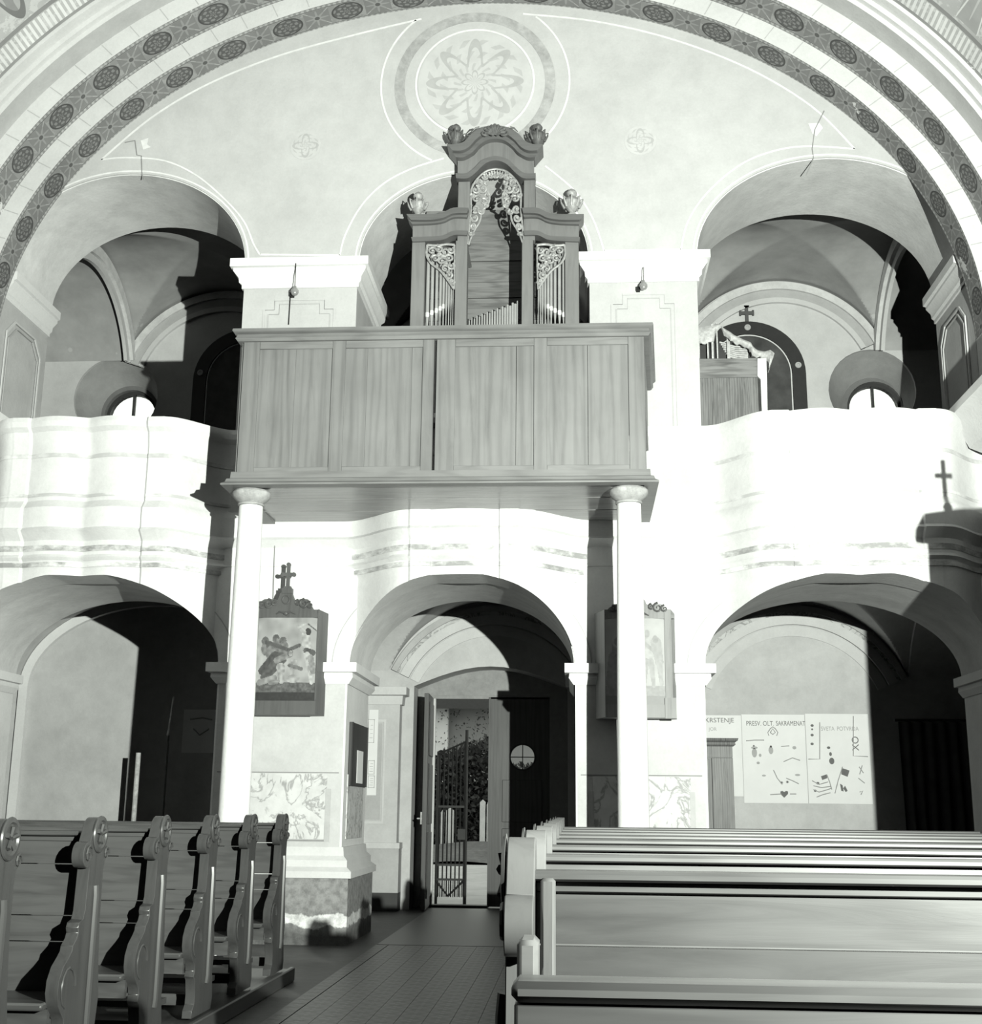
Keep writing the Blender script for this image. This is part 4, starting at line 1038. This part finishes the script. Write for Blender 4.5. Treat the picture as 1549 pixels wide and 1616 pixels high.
# framed sheet on pilaster
sh = thing('pilaster_sheet', 'pale paper sheet with two outlined pictures on the pilaster left of the door', 'poster', (at(588, 1190, B-.23).x, B-.23, 1.9))
q0 = at(578, 1255, B-.24); q1 = at(597, 1120, B-.24)
MB().box(q0.x, q1.x, B-.232, B-.224, q0.z, q1.z).build('sheet', M_paper, sh)
for y0, y1 in ((1135, 1172), (1200, 1222), (1224, 1243)):
    a = at(580, y1, B-.24); b = at(591, y0, B-.24)
    mb = MB(); t = .006
    mb.box(a.x, b.x, B-.236, B-.231, a.z, a.z+t).box(a.x, b.x, B-.236, B-.231, b.z-t, b.z).box(a.x, a.x+t, B-.236, B-.231, a.z, b.z).box(b.x-t, b.x, B-.236, B-.231, a.z, b.z)
    for i in range(4): mb.box(a.x+.02+.01*(i % 2), b.x-.02, B-.236, B-.231, a.z+(b.z-a.z)*(.2+.18*i), a.z+(b.z-a.z)*(.2+.18*i)+.005)
    mb.build('printed_picture', M_inkl, sh)
# lamps on the upper piers
for k, (px, py, pt) in enumerate(((465, 460, 418), (1015, 451, 424))):
    p = at(px, py, W-.12); q = at(px+(3 if k == 0 else 0), pt, W-.1)
    b = thing('wall_bulb', ['bare round bulb on a hanging wire at the left upper pier', 'bare round bulb on a hanging wire at the right upper pier'][k], 'lamp', (p.x, p.y, p.z), 'pier bulbs')
    MB().tube([(q.x, W-.14, q.z), (p.x, W-.13, p.z+.03)], .005, 5).build('wire', M_iron, b)
    MB().lathe([(.002, -.045), (.03, -.035), (.042, -.01), (.04, .015), (.02, .04), (.015, .06), (.001, .062)], (p.x, p.y, p.z), 14).build('bulb', M_bulb, b)
    MB().box(p.x-.07, p.x-.03, W-.06, W+.0, p.z-.02, p.z+.02).tube([(p.x-.05, W-.05, p.z), (p.x, p.y, p.z+.05)], .008, 6).build('bracket', M_iron, b)
p = at(458, 462, W-.02); q = at(455, 512, W-.02)
tag(MB().tube([(p.x, W-.016, p.z), (q.x, W-.016, q.z)], .006, 5).build('cable', M_iron), 'thin cable dropping from the left bulb behind the loft rail', 'cable')
p = at(434, 838, W-.02); q = at(430, 960, W-.02)
tag(MB().tube([(p.x, W-.017, p.z), (q.x, W-.017, q.z)], .005, 5).build('cable', M_dline), 'thin cable running down the wall above the left crested picture', 'cable')

# arched blind doors with crosses at gallery level
for k, cx in enumerate((2.38, -4.55)):
    bd = thing('arched_door', ['dark round-arched door with pale inner line under a cross, right gallery', 'dark round-arched door in shadow, left gallery'][k], 'door', (cx, B, 4.15), 'gallery arched doors')
    zt_ = 7.79; rr = .76
    def arch_poly(r, zc=zt_-.76, z0=4.16): return [(cx+r, z0)]+[(cx+r*cos(a), zc+r*sin(a)) for a in np.linspace(0, PI, 28)]+[(cx-r, z0)]
    MB().prism(arch_poly(rr), B-.06, B-.002, holes=[[(x, max(z, 4.2)) for x, z in arch_poly(.58)]]).build('arch_frame', flat('dark arch frame', .035, .5), bd)
    MB().prism(arch_poly(.575), B-.03, B-.004).build('door_panel', flat('dark door panel', .07, .6, var=.4, scale=4), bd)
    ap = arch_poly(.575); ap2 = arch_poly(.56)
    MB().prism(ap, B-.038, B-.031, holes=[[(x, max(z, 4.17)) for x, z in ap2]]).build('inner_line', M_line, bd)
    for ang in (90, 10, 170):
        a = R(ang); MB().lathe([(.03, 0), (.045, -.01), (.04, -.02), (.02, -.02), (.018, -.01), (.001, -.01)], (cx+.67*cos(a), B-.06, zt_-.76+.67*sin(a)), 16, 'y').build('roundel', M_grey, bd)
    zc = zt_+.0
    mb = MB().box(cx-.022, cx+.022, B-.05, B-.02, zc, zc+.24).box(cx-.10, cx+.10, B-.049, B-.021, zc+.11, zc+.155)
    mb.box(cx-.10, cx-.075, B-.05, B-.02, zc+.095, zc+.17).box(cx+.075, cx+.10, B-.05, B-.02, zc+.095, zc+.17).box(cx-.035, cx+.035, B-.05, B-.02, zc+.215, zc+.24)
    tag(mb.build('wall_cross', flat('brown cross', .10, .6)), ['small brown cross above the dark arched door, right gallery', 'small brown cross above the arched door in the dark left gallery'][k], 'cross')

# broken cabinet with torn canvas on the right gallery
YK = 12.9
def KP(x, y, Y=YK): p = at(x, y, Y); return p
cb = thing('broken_cabinet', 'broken wooden cabinet with torn canvas hanging over its top, right gallery', 'cabinet', (KP(1150, 600).x, YK, 4.15))
cx0, cx1 = 1.3, KP(1195, 600).x; ztop = KP(1150, 566).z; zmid = KP(1150, 596).z
mid = cx0+(cx1-cx0)*.5
for a, b in ((cx0, cx0+.17), (cx0+.172, cx0+.36), (cx0+.362, cx1)):
    MB().box(a, b, YK, YK+.03, 4.16, zmid-.002).build('front_board', M_cup, cb)
MB().box(cx0, cx1, YK-.006, YK+.03, zmid, ztop).build('top_board', wood('cabinet rail', .23, 'x', .5, 1.2), cb)
MB().box(cx1-.03, cx1, YK+.03, YK+.5, 4.16, ztop).build('side_board', M_cup, cb)
p0, p1 = KP(1199, 566, YK-.03), KP(1206, 655, YK-.03)
MB().prism([(KP(1194, 566).x, p0.z), (KP(1208, 566).x, p0.z), (KP(1209, 600).x, KP(1200, 600).z), (KP(1207, 657).x, 4.7), (KP(1201, 657).x, 4.7), (KP(1199, 600).x, KP(1200, 600).z), (KP(1194, 595).x, KP(1200, 595).z)], YK-.04, YK-.01).build('stripped_edge', M_line, cb)
# torn canvas: sagging cloth strip from the upper left to the right end, with hanging folds
top = [(1100, 519), (1122, 515), (1132, 513), (1150, 525), (1165, 534), (1183, 542), (1191, 552), (1205, 556), (1215, 554), (1221, 560)]
bot = [(1100, 541), (1122, 542), (1134, 520), (1148, 536), (1162, 544), (1180, 552), (1186, 562), (1198, 566), (1212, 574), (1211, 590)]
tp_ = smooth_path([tuple(KP(*q)) for q in top], 5); bp_ = smooth_path([tuple(KP(*q)) for q in bot], 5); nn = len(tp_)
def cl(u, v):
    i = min(int(u*(nn-1)+.5), nn-1); a, b = tp_[i], bp_[i]; p = a.lerp(b, v)
    return (p.x+.004*sin(u*60), p.y-.03-.04*sin(v*PI)+.018*sin(u*47)*v, p.z+.012*sin(u*83)*v*v)
mb = MB().grid(cl, nn-1, 6); mb.grid(lambda u, v: tuple(Vector(cl(u, v))+Vector((0, .012, 0))), nn-1, 6)
mb.build('torn_canvas', M_canvas, cb)
mb = MB()
for xa_, xb_, yt, ybm in ((1121, 1126, 512, 566), (1129, 1133, 510, 566), (1146, 1152, 530, 566), (1101, 1104, 541, 566), (1115, 1118, 541, 566)):
    a = KP(xa_, yt, YK+.05); b = KP(xb_, ybm, YK+.05); mb.box(a.x, b.x, YK+.04, YK+.07, b.z, a.z)
mb.build('bare_lath', M_canvas, cb)
mb = MB()
for i in range(7):
    a = KP(1135+i*2, 540+i*3.6, YK+.1); b = KP(1180, 548+i*2.8, YK+.1); mb.tube([tuple(a), tuple((a+b)/2+Vector((0, 0, -.02))), tuple(b)], .010, 5)
mb.build('canvas_fold', M_canvas, cb)
MB().box(cx0, cx1-.04, YK+.12, YK+.14, 4.16, KP(1150, 535).z).build('inner_back', M_dark, cb)

# bird nest like plaster hole at left gallery
p = at(138, 574, W+.3)
mb = MB()
for i in range(60):
    a = random.random()*2*PI; r = random.random()*.10; x = -.02+r*cos(a); z = r*sin(a)*.9
    q = (p.x+x, 15.2, p.z+z)
# ------------------------------------------------------------------ posters on the west wall, right bay
def text(s, px, py, h, Y, parent, mat, name='lettering', rot=0, w=1.):
    p = at(px, py, Y); c = bpy.data.curves.new(name, 'FONT'); c.body = s; c.size = h; c.extrude = .0006
    tmp = bpy.data.objects.new('tmp', c); COL.objects.link(tmp)
    me = bpy.data.meshes.new_from_object(tmp.evaluated_get(bpy.context.evaluated_depsgraph_get())); bpy.data.objects.remove(tmp)
    me.name = name; me.materials.clear(); me.materials.append(mat); o = bpy.data.objects.new(name, me); COL.objects.link(o)
    o.parent = parent; o.location = Vector((p.x, Y, p.z))-parent.location; o.rotation_euler = (PI/2, rot, 0); o.scale = (w, 1, 1); return o
YP = B-.006
def sheet(x0, x1, y0, y1, label):
    a = at(x0, y1, YP); b = at(x1, y0, YP); ym = (y0+y1)/2; a.x = at(x0, ym, YP).x; b.x = at(x1, ym, YP).x; t = thing('wall_poster', label, 'poster', ((a.x+b.x)/2, YP, a.z), 'catechism posters')
    MB().box(a.x+.002, b.x-.002, YP-.004, YP+.003, a.z, b.z).build('sheet', M_paper, t)
    return t
Y2 = YP-.0055
def ink(parent, lines, th, mat, name='drawing'):
    mb = MB()
    for L_ in lines: mb.tube([(lambda p: (p.x, Y2, p.z))(at(x, y, Y2)) for x, y in L_], th, 4)
    return mb.build(name, mat, parent)
def blob(mb, x, y, rx, ry, n=12):
    c = at(x, y, Y2); k = 8.3e-3
    mb.prism([(c.x+rx*k*cos(2*PI*i/n), c.z+ry*k*sin(2*PI*i/n)) for i in range(n)], Y2-.001, Y2+.001)
po1 = sheet(1090, 1171, 1129, 1256, 'white poster behind the worn cupboard, reading KRSTENJE')
text('KRSTENJE', 1112, 1140, .085, Y2, po1, M_ink); text('JOR', 1118, 1153, .06, Y2, po1, M_inkl)
po2 = sheet(1171.5, 1272, 1128, 1267, 'white poster headed PRESV. OLT. SAKRAMENAT with drawn figures and hearts')
text('PRESV. OLT.', 1177, 1145, .085, Y2, po2, M_ink, w=.78); text('SAKRAMENAT', 1224, 1145, .085, Y2, po2, M_ink, w=.68)
mb = MB()
for (x, y, rx, ry) in ((1190, 1180, 5, 2), (1190, 1188, 4, 7), (1216, 1184, 3.5, 6), (1199, 1192, 2, 2.5), (1253, 1180, 3, 2.5), (1196, 1204, 2.5, 2), (1233, 1235, 2.2, 2), (1242, 1234, 2.2, 2), (1258, 1223, 4, 1.6), (1205, 1224, 3, 1.5)): blob(mb, x, y, rx, ry)
mb.build('drawn_figures', M_inkl, po2)
mb = MB()
for (x, y, rx, ry) in ((1189, 1177, 1.3, 1.3), (1216, 1178, 1.6, 1.6), (1233, 1235, .9, .9), (1242, 1234, .9, .9), (1178, 1169, 1, .8), (1204, 1168, 1, .8)): blob(mb, x, y, rx, ry)
mb.build('drawn_heads', M_ink, po2)
ink(po2, [[(1213, 1161), (1211, 1156), (1215, 1150), (1219, 1147), (1223, 1150), (1227, 1156), (1225, 1161)], [(1215, 1156), (1219, 1150), (1223, 1156), (1219, 1159), (1215, 1156)], [(1178, 1169), (1190, 1168), (1204, 1168)],
          [(1236, 1202), (1250, 1196), (1262, 1200)], [(1220, 1215), (1226, 1228), (1234, 1238)], [(1240, 1228), (1250, 1232), (1260, 1237)], [(1215, 1254), (1233, 1253)], [(1246, 1253), (1256, 1253)], [(1232, 1178), (1245, 1177)]], .006, M_inkl)
heart = [(1237, 1259), (1231, 1253), (1231, 1249), (1234, 1248), (1237, 1250), (1240, 1248), (1243, 1249), (1243, 1253)]
c_ = [at(x, y, Y2) for x, y in heart]; MB().prism([(p.x, p.z) for p in c_], Y2-.001, Y2+.001).build('drawn_heart', M_ink, po2)
po3 = sheet(1272.5, 1373, 1127, 1268, 'white poster headed SVETA POTVRDA with flags, at the edge of the shadow')
text('SVETA', 1295, 1153, .075, Y2, po3, M_inkl, w=.8); text('POTVRDA', 1320, 1153, .075, Y2, po3, M_inkl, w=.8)
mb = MB()
for (x, y, rx, ry) in ((1307, 1180, 2.5, 2), (1310, 1190, 2, 3), (1312, 1201, 4, 5), (1281, 1145, 2.5, 2), (1281, 1151, 1.5, 1.5), (1281, 1160, 2.5, 2), (1281, 1174, 2.5, 2), (1290, 1236, 2.4, 2), (1286, 1248, 2, 1.8)): blob(mb, x, y, rx, ry)
mb.build('drawn_heads', M_ink, po3)
for P_ in ([(1295, 1225), (1304, 1222), (1305, 1228), (1297, 1231)], [(1328, 1212), (1340, 1216), (1337, 1226), (1327, 1222)], [(1325, 1237), (1329, 1239), (1331, 1249), (1327, 1248)], [(1333, 1240), (1337, 1248), (1334, 1250), (1330, 1244)]):
    c_ = [at(x, y, Y2) for x, y in P_]; MB().prism([(p.x, p.z) for p in c_], Y2-.001, Y2+.001).build('drawn_flag', M_ink, po3)
ink(po3, [[(1329, 1210), (1322, 1232), (1317, 1252)], [(1304, 1222), (1309, 1235), (1312, 1246)], [(1281, 1232), (1292, 1238), (1306, 1234)], [(1283, 1240), (1296, 1243), (1310, 1241)], [(1283, 1246), (1292, 1250), (1306, 1246), (1311, 1244)],
          [(1288, 1258), (1298, 1254), (1310, 1251)], [(1275, 1198), (1293, 1198), (1293, 1140)], [(1346, 1130), (1346, 1193), (1369, 1194)], [(1355, 1210), (1362, 1220)], [(1360, 1208), (1356, 1222)], [(1354, 1228), (1364, 1236)], [(1356, 1250), (1361, 1248), (1358, 1254)]], .006, M_inkl)
text('XO', 1355, 1185, .12, Y2, po3, M_ink, rot=-PI/2)

# cupboard beside the posters
YC = B-.34
cu = thing('worn_cupboard', 'tall worn wooden cupboard with moulded cornice in front of the left poster', 'cupboard', (at(1130, 1300, YC).x, YC, 0))
c0 = at(1090, 1200, YC).x; c1 = at(1157, 1230, YC).x; zt_ = at(1140, 1178, YC).z
MB().box(c0, c1, YC+.03, B-.02, .0, zt_).build('carcass', M_cup, cu)
MB().box(c0, at(1120, 1250, YC).x, YC, YC+.03, .1, at(1140, 1198, YC).z).build('door', M_cup, cu, bevel=.004)
MB().box(at(1124, 1250, YC).x, c1, YC-.01, YC+.03, .05, at(1140, 1196, YC).z).build('front_stile', M_cup, cu, bevel=.004)
MB().box(c0, c1, YC, YC+.03, at(1140, 1195, YC).z, zt_).build('top_rail', M_cup, cu)
MB().sweep([(c0, YC), (c1, YC), (c1, B-.03)], [(-.02, zt_+.10), (.07, zt_+.10), (.06, zt_+.07), (.03, zt_+.05), (.035, zt_+.02), (.01, zt_), (-.02, zt_)]).build('cornice', M_cup, cu)

# dark hanging drapes at the right of the right bay
def drape(x0, x1, Y, z0, z1, mat, label, folds, amp=.05):
    o = MB().grid(lambda u, v: (x0+(x1-x0)*u+.03*sin(v*3+u*9)*(1-v), Y+amp*sin(u*folds*2*PI)*(.35+.65*(1-v)), z0+(z1-z0)*v), folds*10, 10)
    o.grid(lambda u, v: (x0+(x1-x0)*u+.03*sin(v*3+u*9)*(1-v), Y+.015+amp*sin(u*folds*2*PI)*(.35+.65*(1-v)), z0+(z1-z0)*v), folds*10, 10)
    return tag(o.build('drape', mat, sharp=60), label, 'curtain')
drape(4.0, 5.0, B-.35, .02, 2.35, M_curt, 'dark folded drape hanging in the shadow right of the posters', 7)
rod = tag(MB().tube([(3.95, B-.35, 2.37), (5.3, B-.35, 2.37)], .018, 8).build('drape_rod', M_iron), 'thin dark rod carrying the drape right of the posters', 'rod')

# standing pole and leaf in the left bay
X = at(214, 1250, 15.3).x
t = thing('banner_pole', 'upright pale pole standing at the edge of the shadow in the left bay', 'pole', (X, 15.3, 0))
MB().tube([(X, 15.3, .06), (X, 15.3, at(214, 1188, 15.3).z)], .03, 10).build('shaft', M_canvas, t)
MB().lathe([(.16, 0), (.16, .04), (.05, .07), (.04, .1)], (X, 15.3, 0), 16).build('foot', M_dark, t)
X = at(268, 1130, 14.7).x
t = thing('tall_staff', 'thin dark staff with its tip coloured as lit, deeper in the left bay', 'staff', (X, 14.7, 0))
MB().tube([(X, 14.7, .03), (X, 14.7, 2.05)], .012, 8).build('staff', M_dark, t)
MB().tube([(X-.01, 14.7, 2.05), (X, 14.7, 2.12), (X+.03, 14.7, 2.5)], .018, 8, .6).build('lit_tip', M_canvas, t)  # light catching the tip is put in as a pale colour
MB().lathe([(.13, 0), (.12, .03), (.03, .06)], (X, 14.7, 0), 14).build('foot', M_dark, t)
pd = sheet(288, 345, 1120, 1188, 'dim poster in the dark left bay beside the pier')
ink(pd, [[(300, 1135), (320, 1133), (335, 1136)], [(305, 1150), (315, 1160), (330, 1150)]], .01, M_inkl)

# ------------------------------------------------------------------ doorway: leaves, frame, iron gate
YD = B+.5
dr = bpy.data.objects.new('door_1', None); COL.objects.link(dr); dr.location = (-1.5, YD, 0); dr['kind'] = 'structure'
# left leaf swung inwards towards the aisle
ang = R(80); hx, hy = OX0-.02, YD-.06
Mx = Matrix.Translation((hx, hy, 0))@Matrix.Rotation(-ang-R(8), 4, 'Z')
lf = MB().box(0, .76, -.03, .03, .02, 2.68, Mx).build('door_leaf', M_door, dr, bevel=.004)
MB().box(.08, .68, -.045, -.03, .15, .95, Mx).box(.08, .68, .03, .045, .15, .95, Mx).box(.08, .68, -.045, -.03, 1.05, 1.8, Mx).box(.08, .68, .03, .045, 1.05, 1.8, Mx).box(.08, .68, -.045, -.03, 1.9, 2.58, Mx).box(.08, .68, .03, .045, 1.9, 2.58, Mx).build('leaf_panel', M_door, dr, bevel=.006)
MB().box(.72, .75, -.05, -.03, 1.05, 1.2, Mx).tube([Mx@Vector((.70, -.04, 1.12)), Mx@Vector((.70, -.09, 1.12)), Mx@Vector((.62, -.09, 1.12))], .01, 6).build('door_handle', M_canvas, dr)
# right leaf closed, with round pane
wx, wz, wr = at(824.5, 1195, YD).x, at(824.5, 1195, YD).z, .158
RX0, RX1 = at(772, 1250, YD).x, OX1+.02
MB().prism([(RX0, .02), (RX1, .02), (RX1, 2.70), (RX0, 2.70)], YD-.04, YD+.02, holes=[circ(wx, wz, wr)]).build('door_leaf', M_door, dr)
MB().prism(circ(wx, wz, wr), YD-.012, YD-.006).build('round_pane', M_glass, dr)
MB().prism(circ(wx, wz, wr+.02), YD-.05, YD-.04, holes=[circ(wx, wz, wr-.002)]).build('pane_rim', M_dark, dr)
mb = MB()
for z0, z1 in ((.2, 1.0), (1.08, 1.62)): mb.box(RX0+.17, RX1-.12, YD-.052, YD-.038, z0, z1)
mb.build('leaf_panel', M_door, dr, bevel=.006)
MB().box(wx-.006, wx+.006, YD-.016, YD-.003, wz-wr, wz+wr).box(wx-wr, wx+wr, YD-.016, YD-.003, wz-.006, wz+.006).build('pane_bar', M_dark, dr)
MB().box(RX0-.015, RX0+.012, YD-.06, YD+.03, .02, 2.70).build('meeting_stile', M_door, dr)
z = at(700, 1103, YD).z
MB().box(OX0-.04, OX0+.035, YD-.04, YD+.04, 0, z).build('door_frame', M_light, dr)  # left jamb lighter than the lintel: sun on the reveal put into its colour
MB().box(OX0, OX1, YD-.04, YD+.04, z, z+.07).build('door_frame', M_doorf, dr)
MB().box(OX0, RX0, YD-.1, YD+.1, 0, .035).build('threshold', M_iron, dr)
# iron gate beyond
YG = 17.75
gt = thing('iron_gate', 'half-open black iron gate of spear-tipped bars outside the church door', 'gate', (at(700, 1400, YG).x, YG, 0))
gx = lambda px: at(px, 1330, YG).x
gz = lambda py: at(712, py, YG).z
tops = lambda px: 1190-(px-690)/43*22
for i in range(7):
    px = 692+i*6.6; MB().tube([(gx(px), YG, gz(1415)), (gx(px), YG, gz(tops(px)+6)), (gx(px), YG, gz(tops(px)-3))], .011, 6, [1, 1, .2]).build('gate_bar', M_iron, gt)
MB().tube([(gx(734), YG, -.03), (gx(734), YG, gz(1152))], .024, 8).build('gate_stile', M_iron, gt)
MB().tube([(gx(689), YG, -.03), (gx(689), YG, gz(1186))], .02, 8).build('gate_stile', M_iron, gt)
for py in (1273, 1365, 1388): MB().box(gx(689), gx(734), YG-.012, YG+.012, gz(py)-.014, gz(py)+.014).build('gate_rail', M_iron, gt)
MB().tube([(gx(689), YG-.02, gz(1190)), (gx(712), YG-.02, gz(1180)), (gx(734), YG-.02, gz(1170))], .014, 6).build('top_bow', M_iron, gt)
for i in range(13):
    px = 691.5+i*3.4; MB().tube([(gx(px), YG+.015, gz(1416)), (gx(px), YG+.015, gz(1389))], .007, 5).build('short_bar', M_iron, gt)
MB().tube([(gx(689), YG-.02, gz(1390)), (gx(708), YG-.02, gz(1414)), (gx(734), YG-.02, gz(1388))], .018, 6).build('gate_brace', M_iron, gt)
MB().box(gx(722), gx(734), YG-.04, YG-.01, gz(1325), gz(1308)).build('lock_box', M_iron, gt)

# ------------------------------------------------------------------ outside
struct(MB().box(-30, 30, B+.8, 60, -.35, -.02).build('ground_outside', M_path))
YH = 40.
def gp(x, y, Y): return at(x, y, Y)
zlow = gp(730, 1338, YH).z
vg = tag(MB().grid(lambda u, v: (-16+26*u, 30+8.0*v, -.02+.28*v+.08*sin(u*40)+.05*sin(v*17)), 60, 20).build('grass_verge', M_grass), 'dark grass verge at the end of the pale path outside', 'grass'); vg['kind'] = 'stuff'
hs = thing('house', 'grey rendered house beyond the churchyard hedge with dark eaves', 'house', (-4.5, 47, 0))
zw = gp(730, 1122, 47).z; zE = gp(730, 1104, 47).z
MB().box(gp(708, 1150, 47).x, 6, 47, 53, -.3, zw+.3).build('wall', M_ext, hs)
MB().box(-14, gp(708, 1150, 47).x, 46.6, 53, -.3, zw+.3).build('sunlit_strip', M_extl, hs)  # sunlit part of the house wall, its brightness painted by the paler render
MB().frus([(-15, 45.9, zw+.0), (7, 45.9, zw+.0), (7, 50, zw+1.9), (-15, 50, zw+1.9)], [(-15, 45.9, zw+.45), (7, 45.9, zw+.45), (7, 50, zw+2.4), (-15, 50, zw+2.4)]).build('roof', M_roof, hs)
# hedge of leaves (uncountable)
def leaves(name, n, xr, yr, zf, size, label, cat, parent=None):
    x = rng.uniform(*xr, n); y = rng.uniform(*yr, n); zt__ = np.array([zf(a) for a in x]); z = zlow+(zt__-zlow)*rng.random(n)**.75
    if name == 'climbing_leaves': z = zt__-rng.random(n)*2.3
    vs = []; fs = []
    for i in range(n):
        d = rng.normal(size=3); d /= np.linalg.norm(d); e = np.cross(d, rng.normal(size=3)); e /= np.linalg.norm(e); s = size*rng.uniform(.6, 1.4); c = np.array([x[i], y[i], z[i]])
        k = len(vs); vs += [tuple(c-d*s), tuple(c+e*s*.5), tuple(c+d*s), tuple(c-e*s*.5)]; fs.append((k, k+1, k+2, k+3))
    o = MB().add(vs, fs).build(name, M_hedge, parent); o['kind'] = 'stuff'
    if parent is None: tag(o, label, cat)
    return o
zl, zr = gp(690, 1192, YH).z, gp(765, 1168, YH).z; xl, xr_ = gp(690, 1192, YH).x, gp(765, 1168, YH).x
zf = lambda a: (zl+(zr-zl)*min(1.2, max(-.3, (a-xl)/(xr_-xl))))*.95*(1 if a < -2.4 else .72)+rng.random()*.3
hg = thing('hedge', 'dark leafy hedge behind the gate outside the doorway', 'hedge', (-1.5, 40, .2))
leaves('foliage', 26000, (-7.5, 2.5), (39.2, 41.0), zf, .095, 'dark leafy hedge behind the gate outside the doorway', 'hedge', hg)
MB().box(-7.5, 2.5, 40.6, 40.9, 0, 2.0).build('branch_mass', M_hedge, hg)
leaves('climbing_leaves', 380, (-6.3, -2.7), (46.3, 46.55), lambda a: 6.2-.4*(a+6.3), .055, '', '', hs)
for k, (px0, px1, y0, y1) in enumerate(((704, 716, 1275, 1291), (757, 766, 1262, 1302), (768, 771, 1266, 1303), (696, 701, 1278, 1290))):
    a = gp(px0, y1, 38.4); b = gp(px1, y0, 38.4)
    g = MB().prism([(a.x, -.02), (b.x, -.02), (b.x, b.z-.08), ((a.x+b.x)/2, b.z), (a.x, b.z-.08)], 38.3, 38.5).build('gravestone', M_stone)
    tag(g, ['pale short gravestone seen between the gate bars', 'tall pale gravestone right of the gate by the hedge', 'thin pale gravestone at the right door edge', 'small pale gravestone left between the gate bars'][k], 'gravestone')
# exterior body of church shades the doorway from above (eaves)
struct(MB().box(-9, 7, B+.75, B+1.2, 10.6, 11.2).build('roof_eave', M_roof))

# ------------------------------------------------------------------ pulpit outside the frame on the right (casts the shadow with a crucifix)
PX, PY = 3.64, 8.0
pu = thing('pulpit', 'carved pulpit on the right nave wall carrying a crucifix', 'pulpit', (PX, PY, 0))
def hexp(r, n=8): return [(PX+r*cos(2*PI*i/n+PI/8), PY+r*sin(2*PI*i/n+PI/8)) for i in range(n)]
MB().prism(hexp(.72), .0, 3.26, 'z').build('body', M_frame, pu, bevel=.01)
MB().prism(hexp(.80), 3.26, 3.36, 'z').build('rim', M_frame, pu, bevel=.01)
cr = thing('crucifix', 'slim standing crucifix on the pulpit rim', 'crucifix', (3.10, PY+.15, 3.36))
MB().lathe([(.05, 0), (.025, .02), (.018, .08), (.035, .11), (.018, .14), (.012, .17)], (3.10, PY+.15, 3.36), 12).build('foot', M_dark, cr)
MB().box(3.085, 3.115, PY+.14, PY+.17, 3.52, 3.79).box(3.04, 3.16, PY+.141, PY+.169, 3.67, 3.70).build('cross', M_dark, cr)
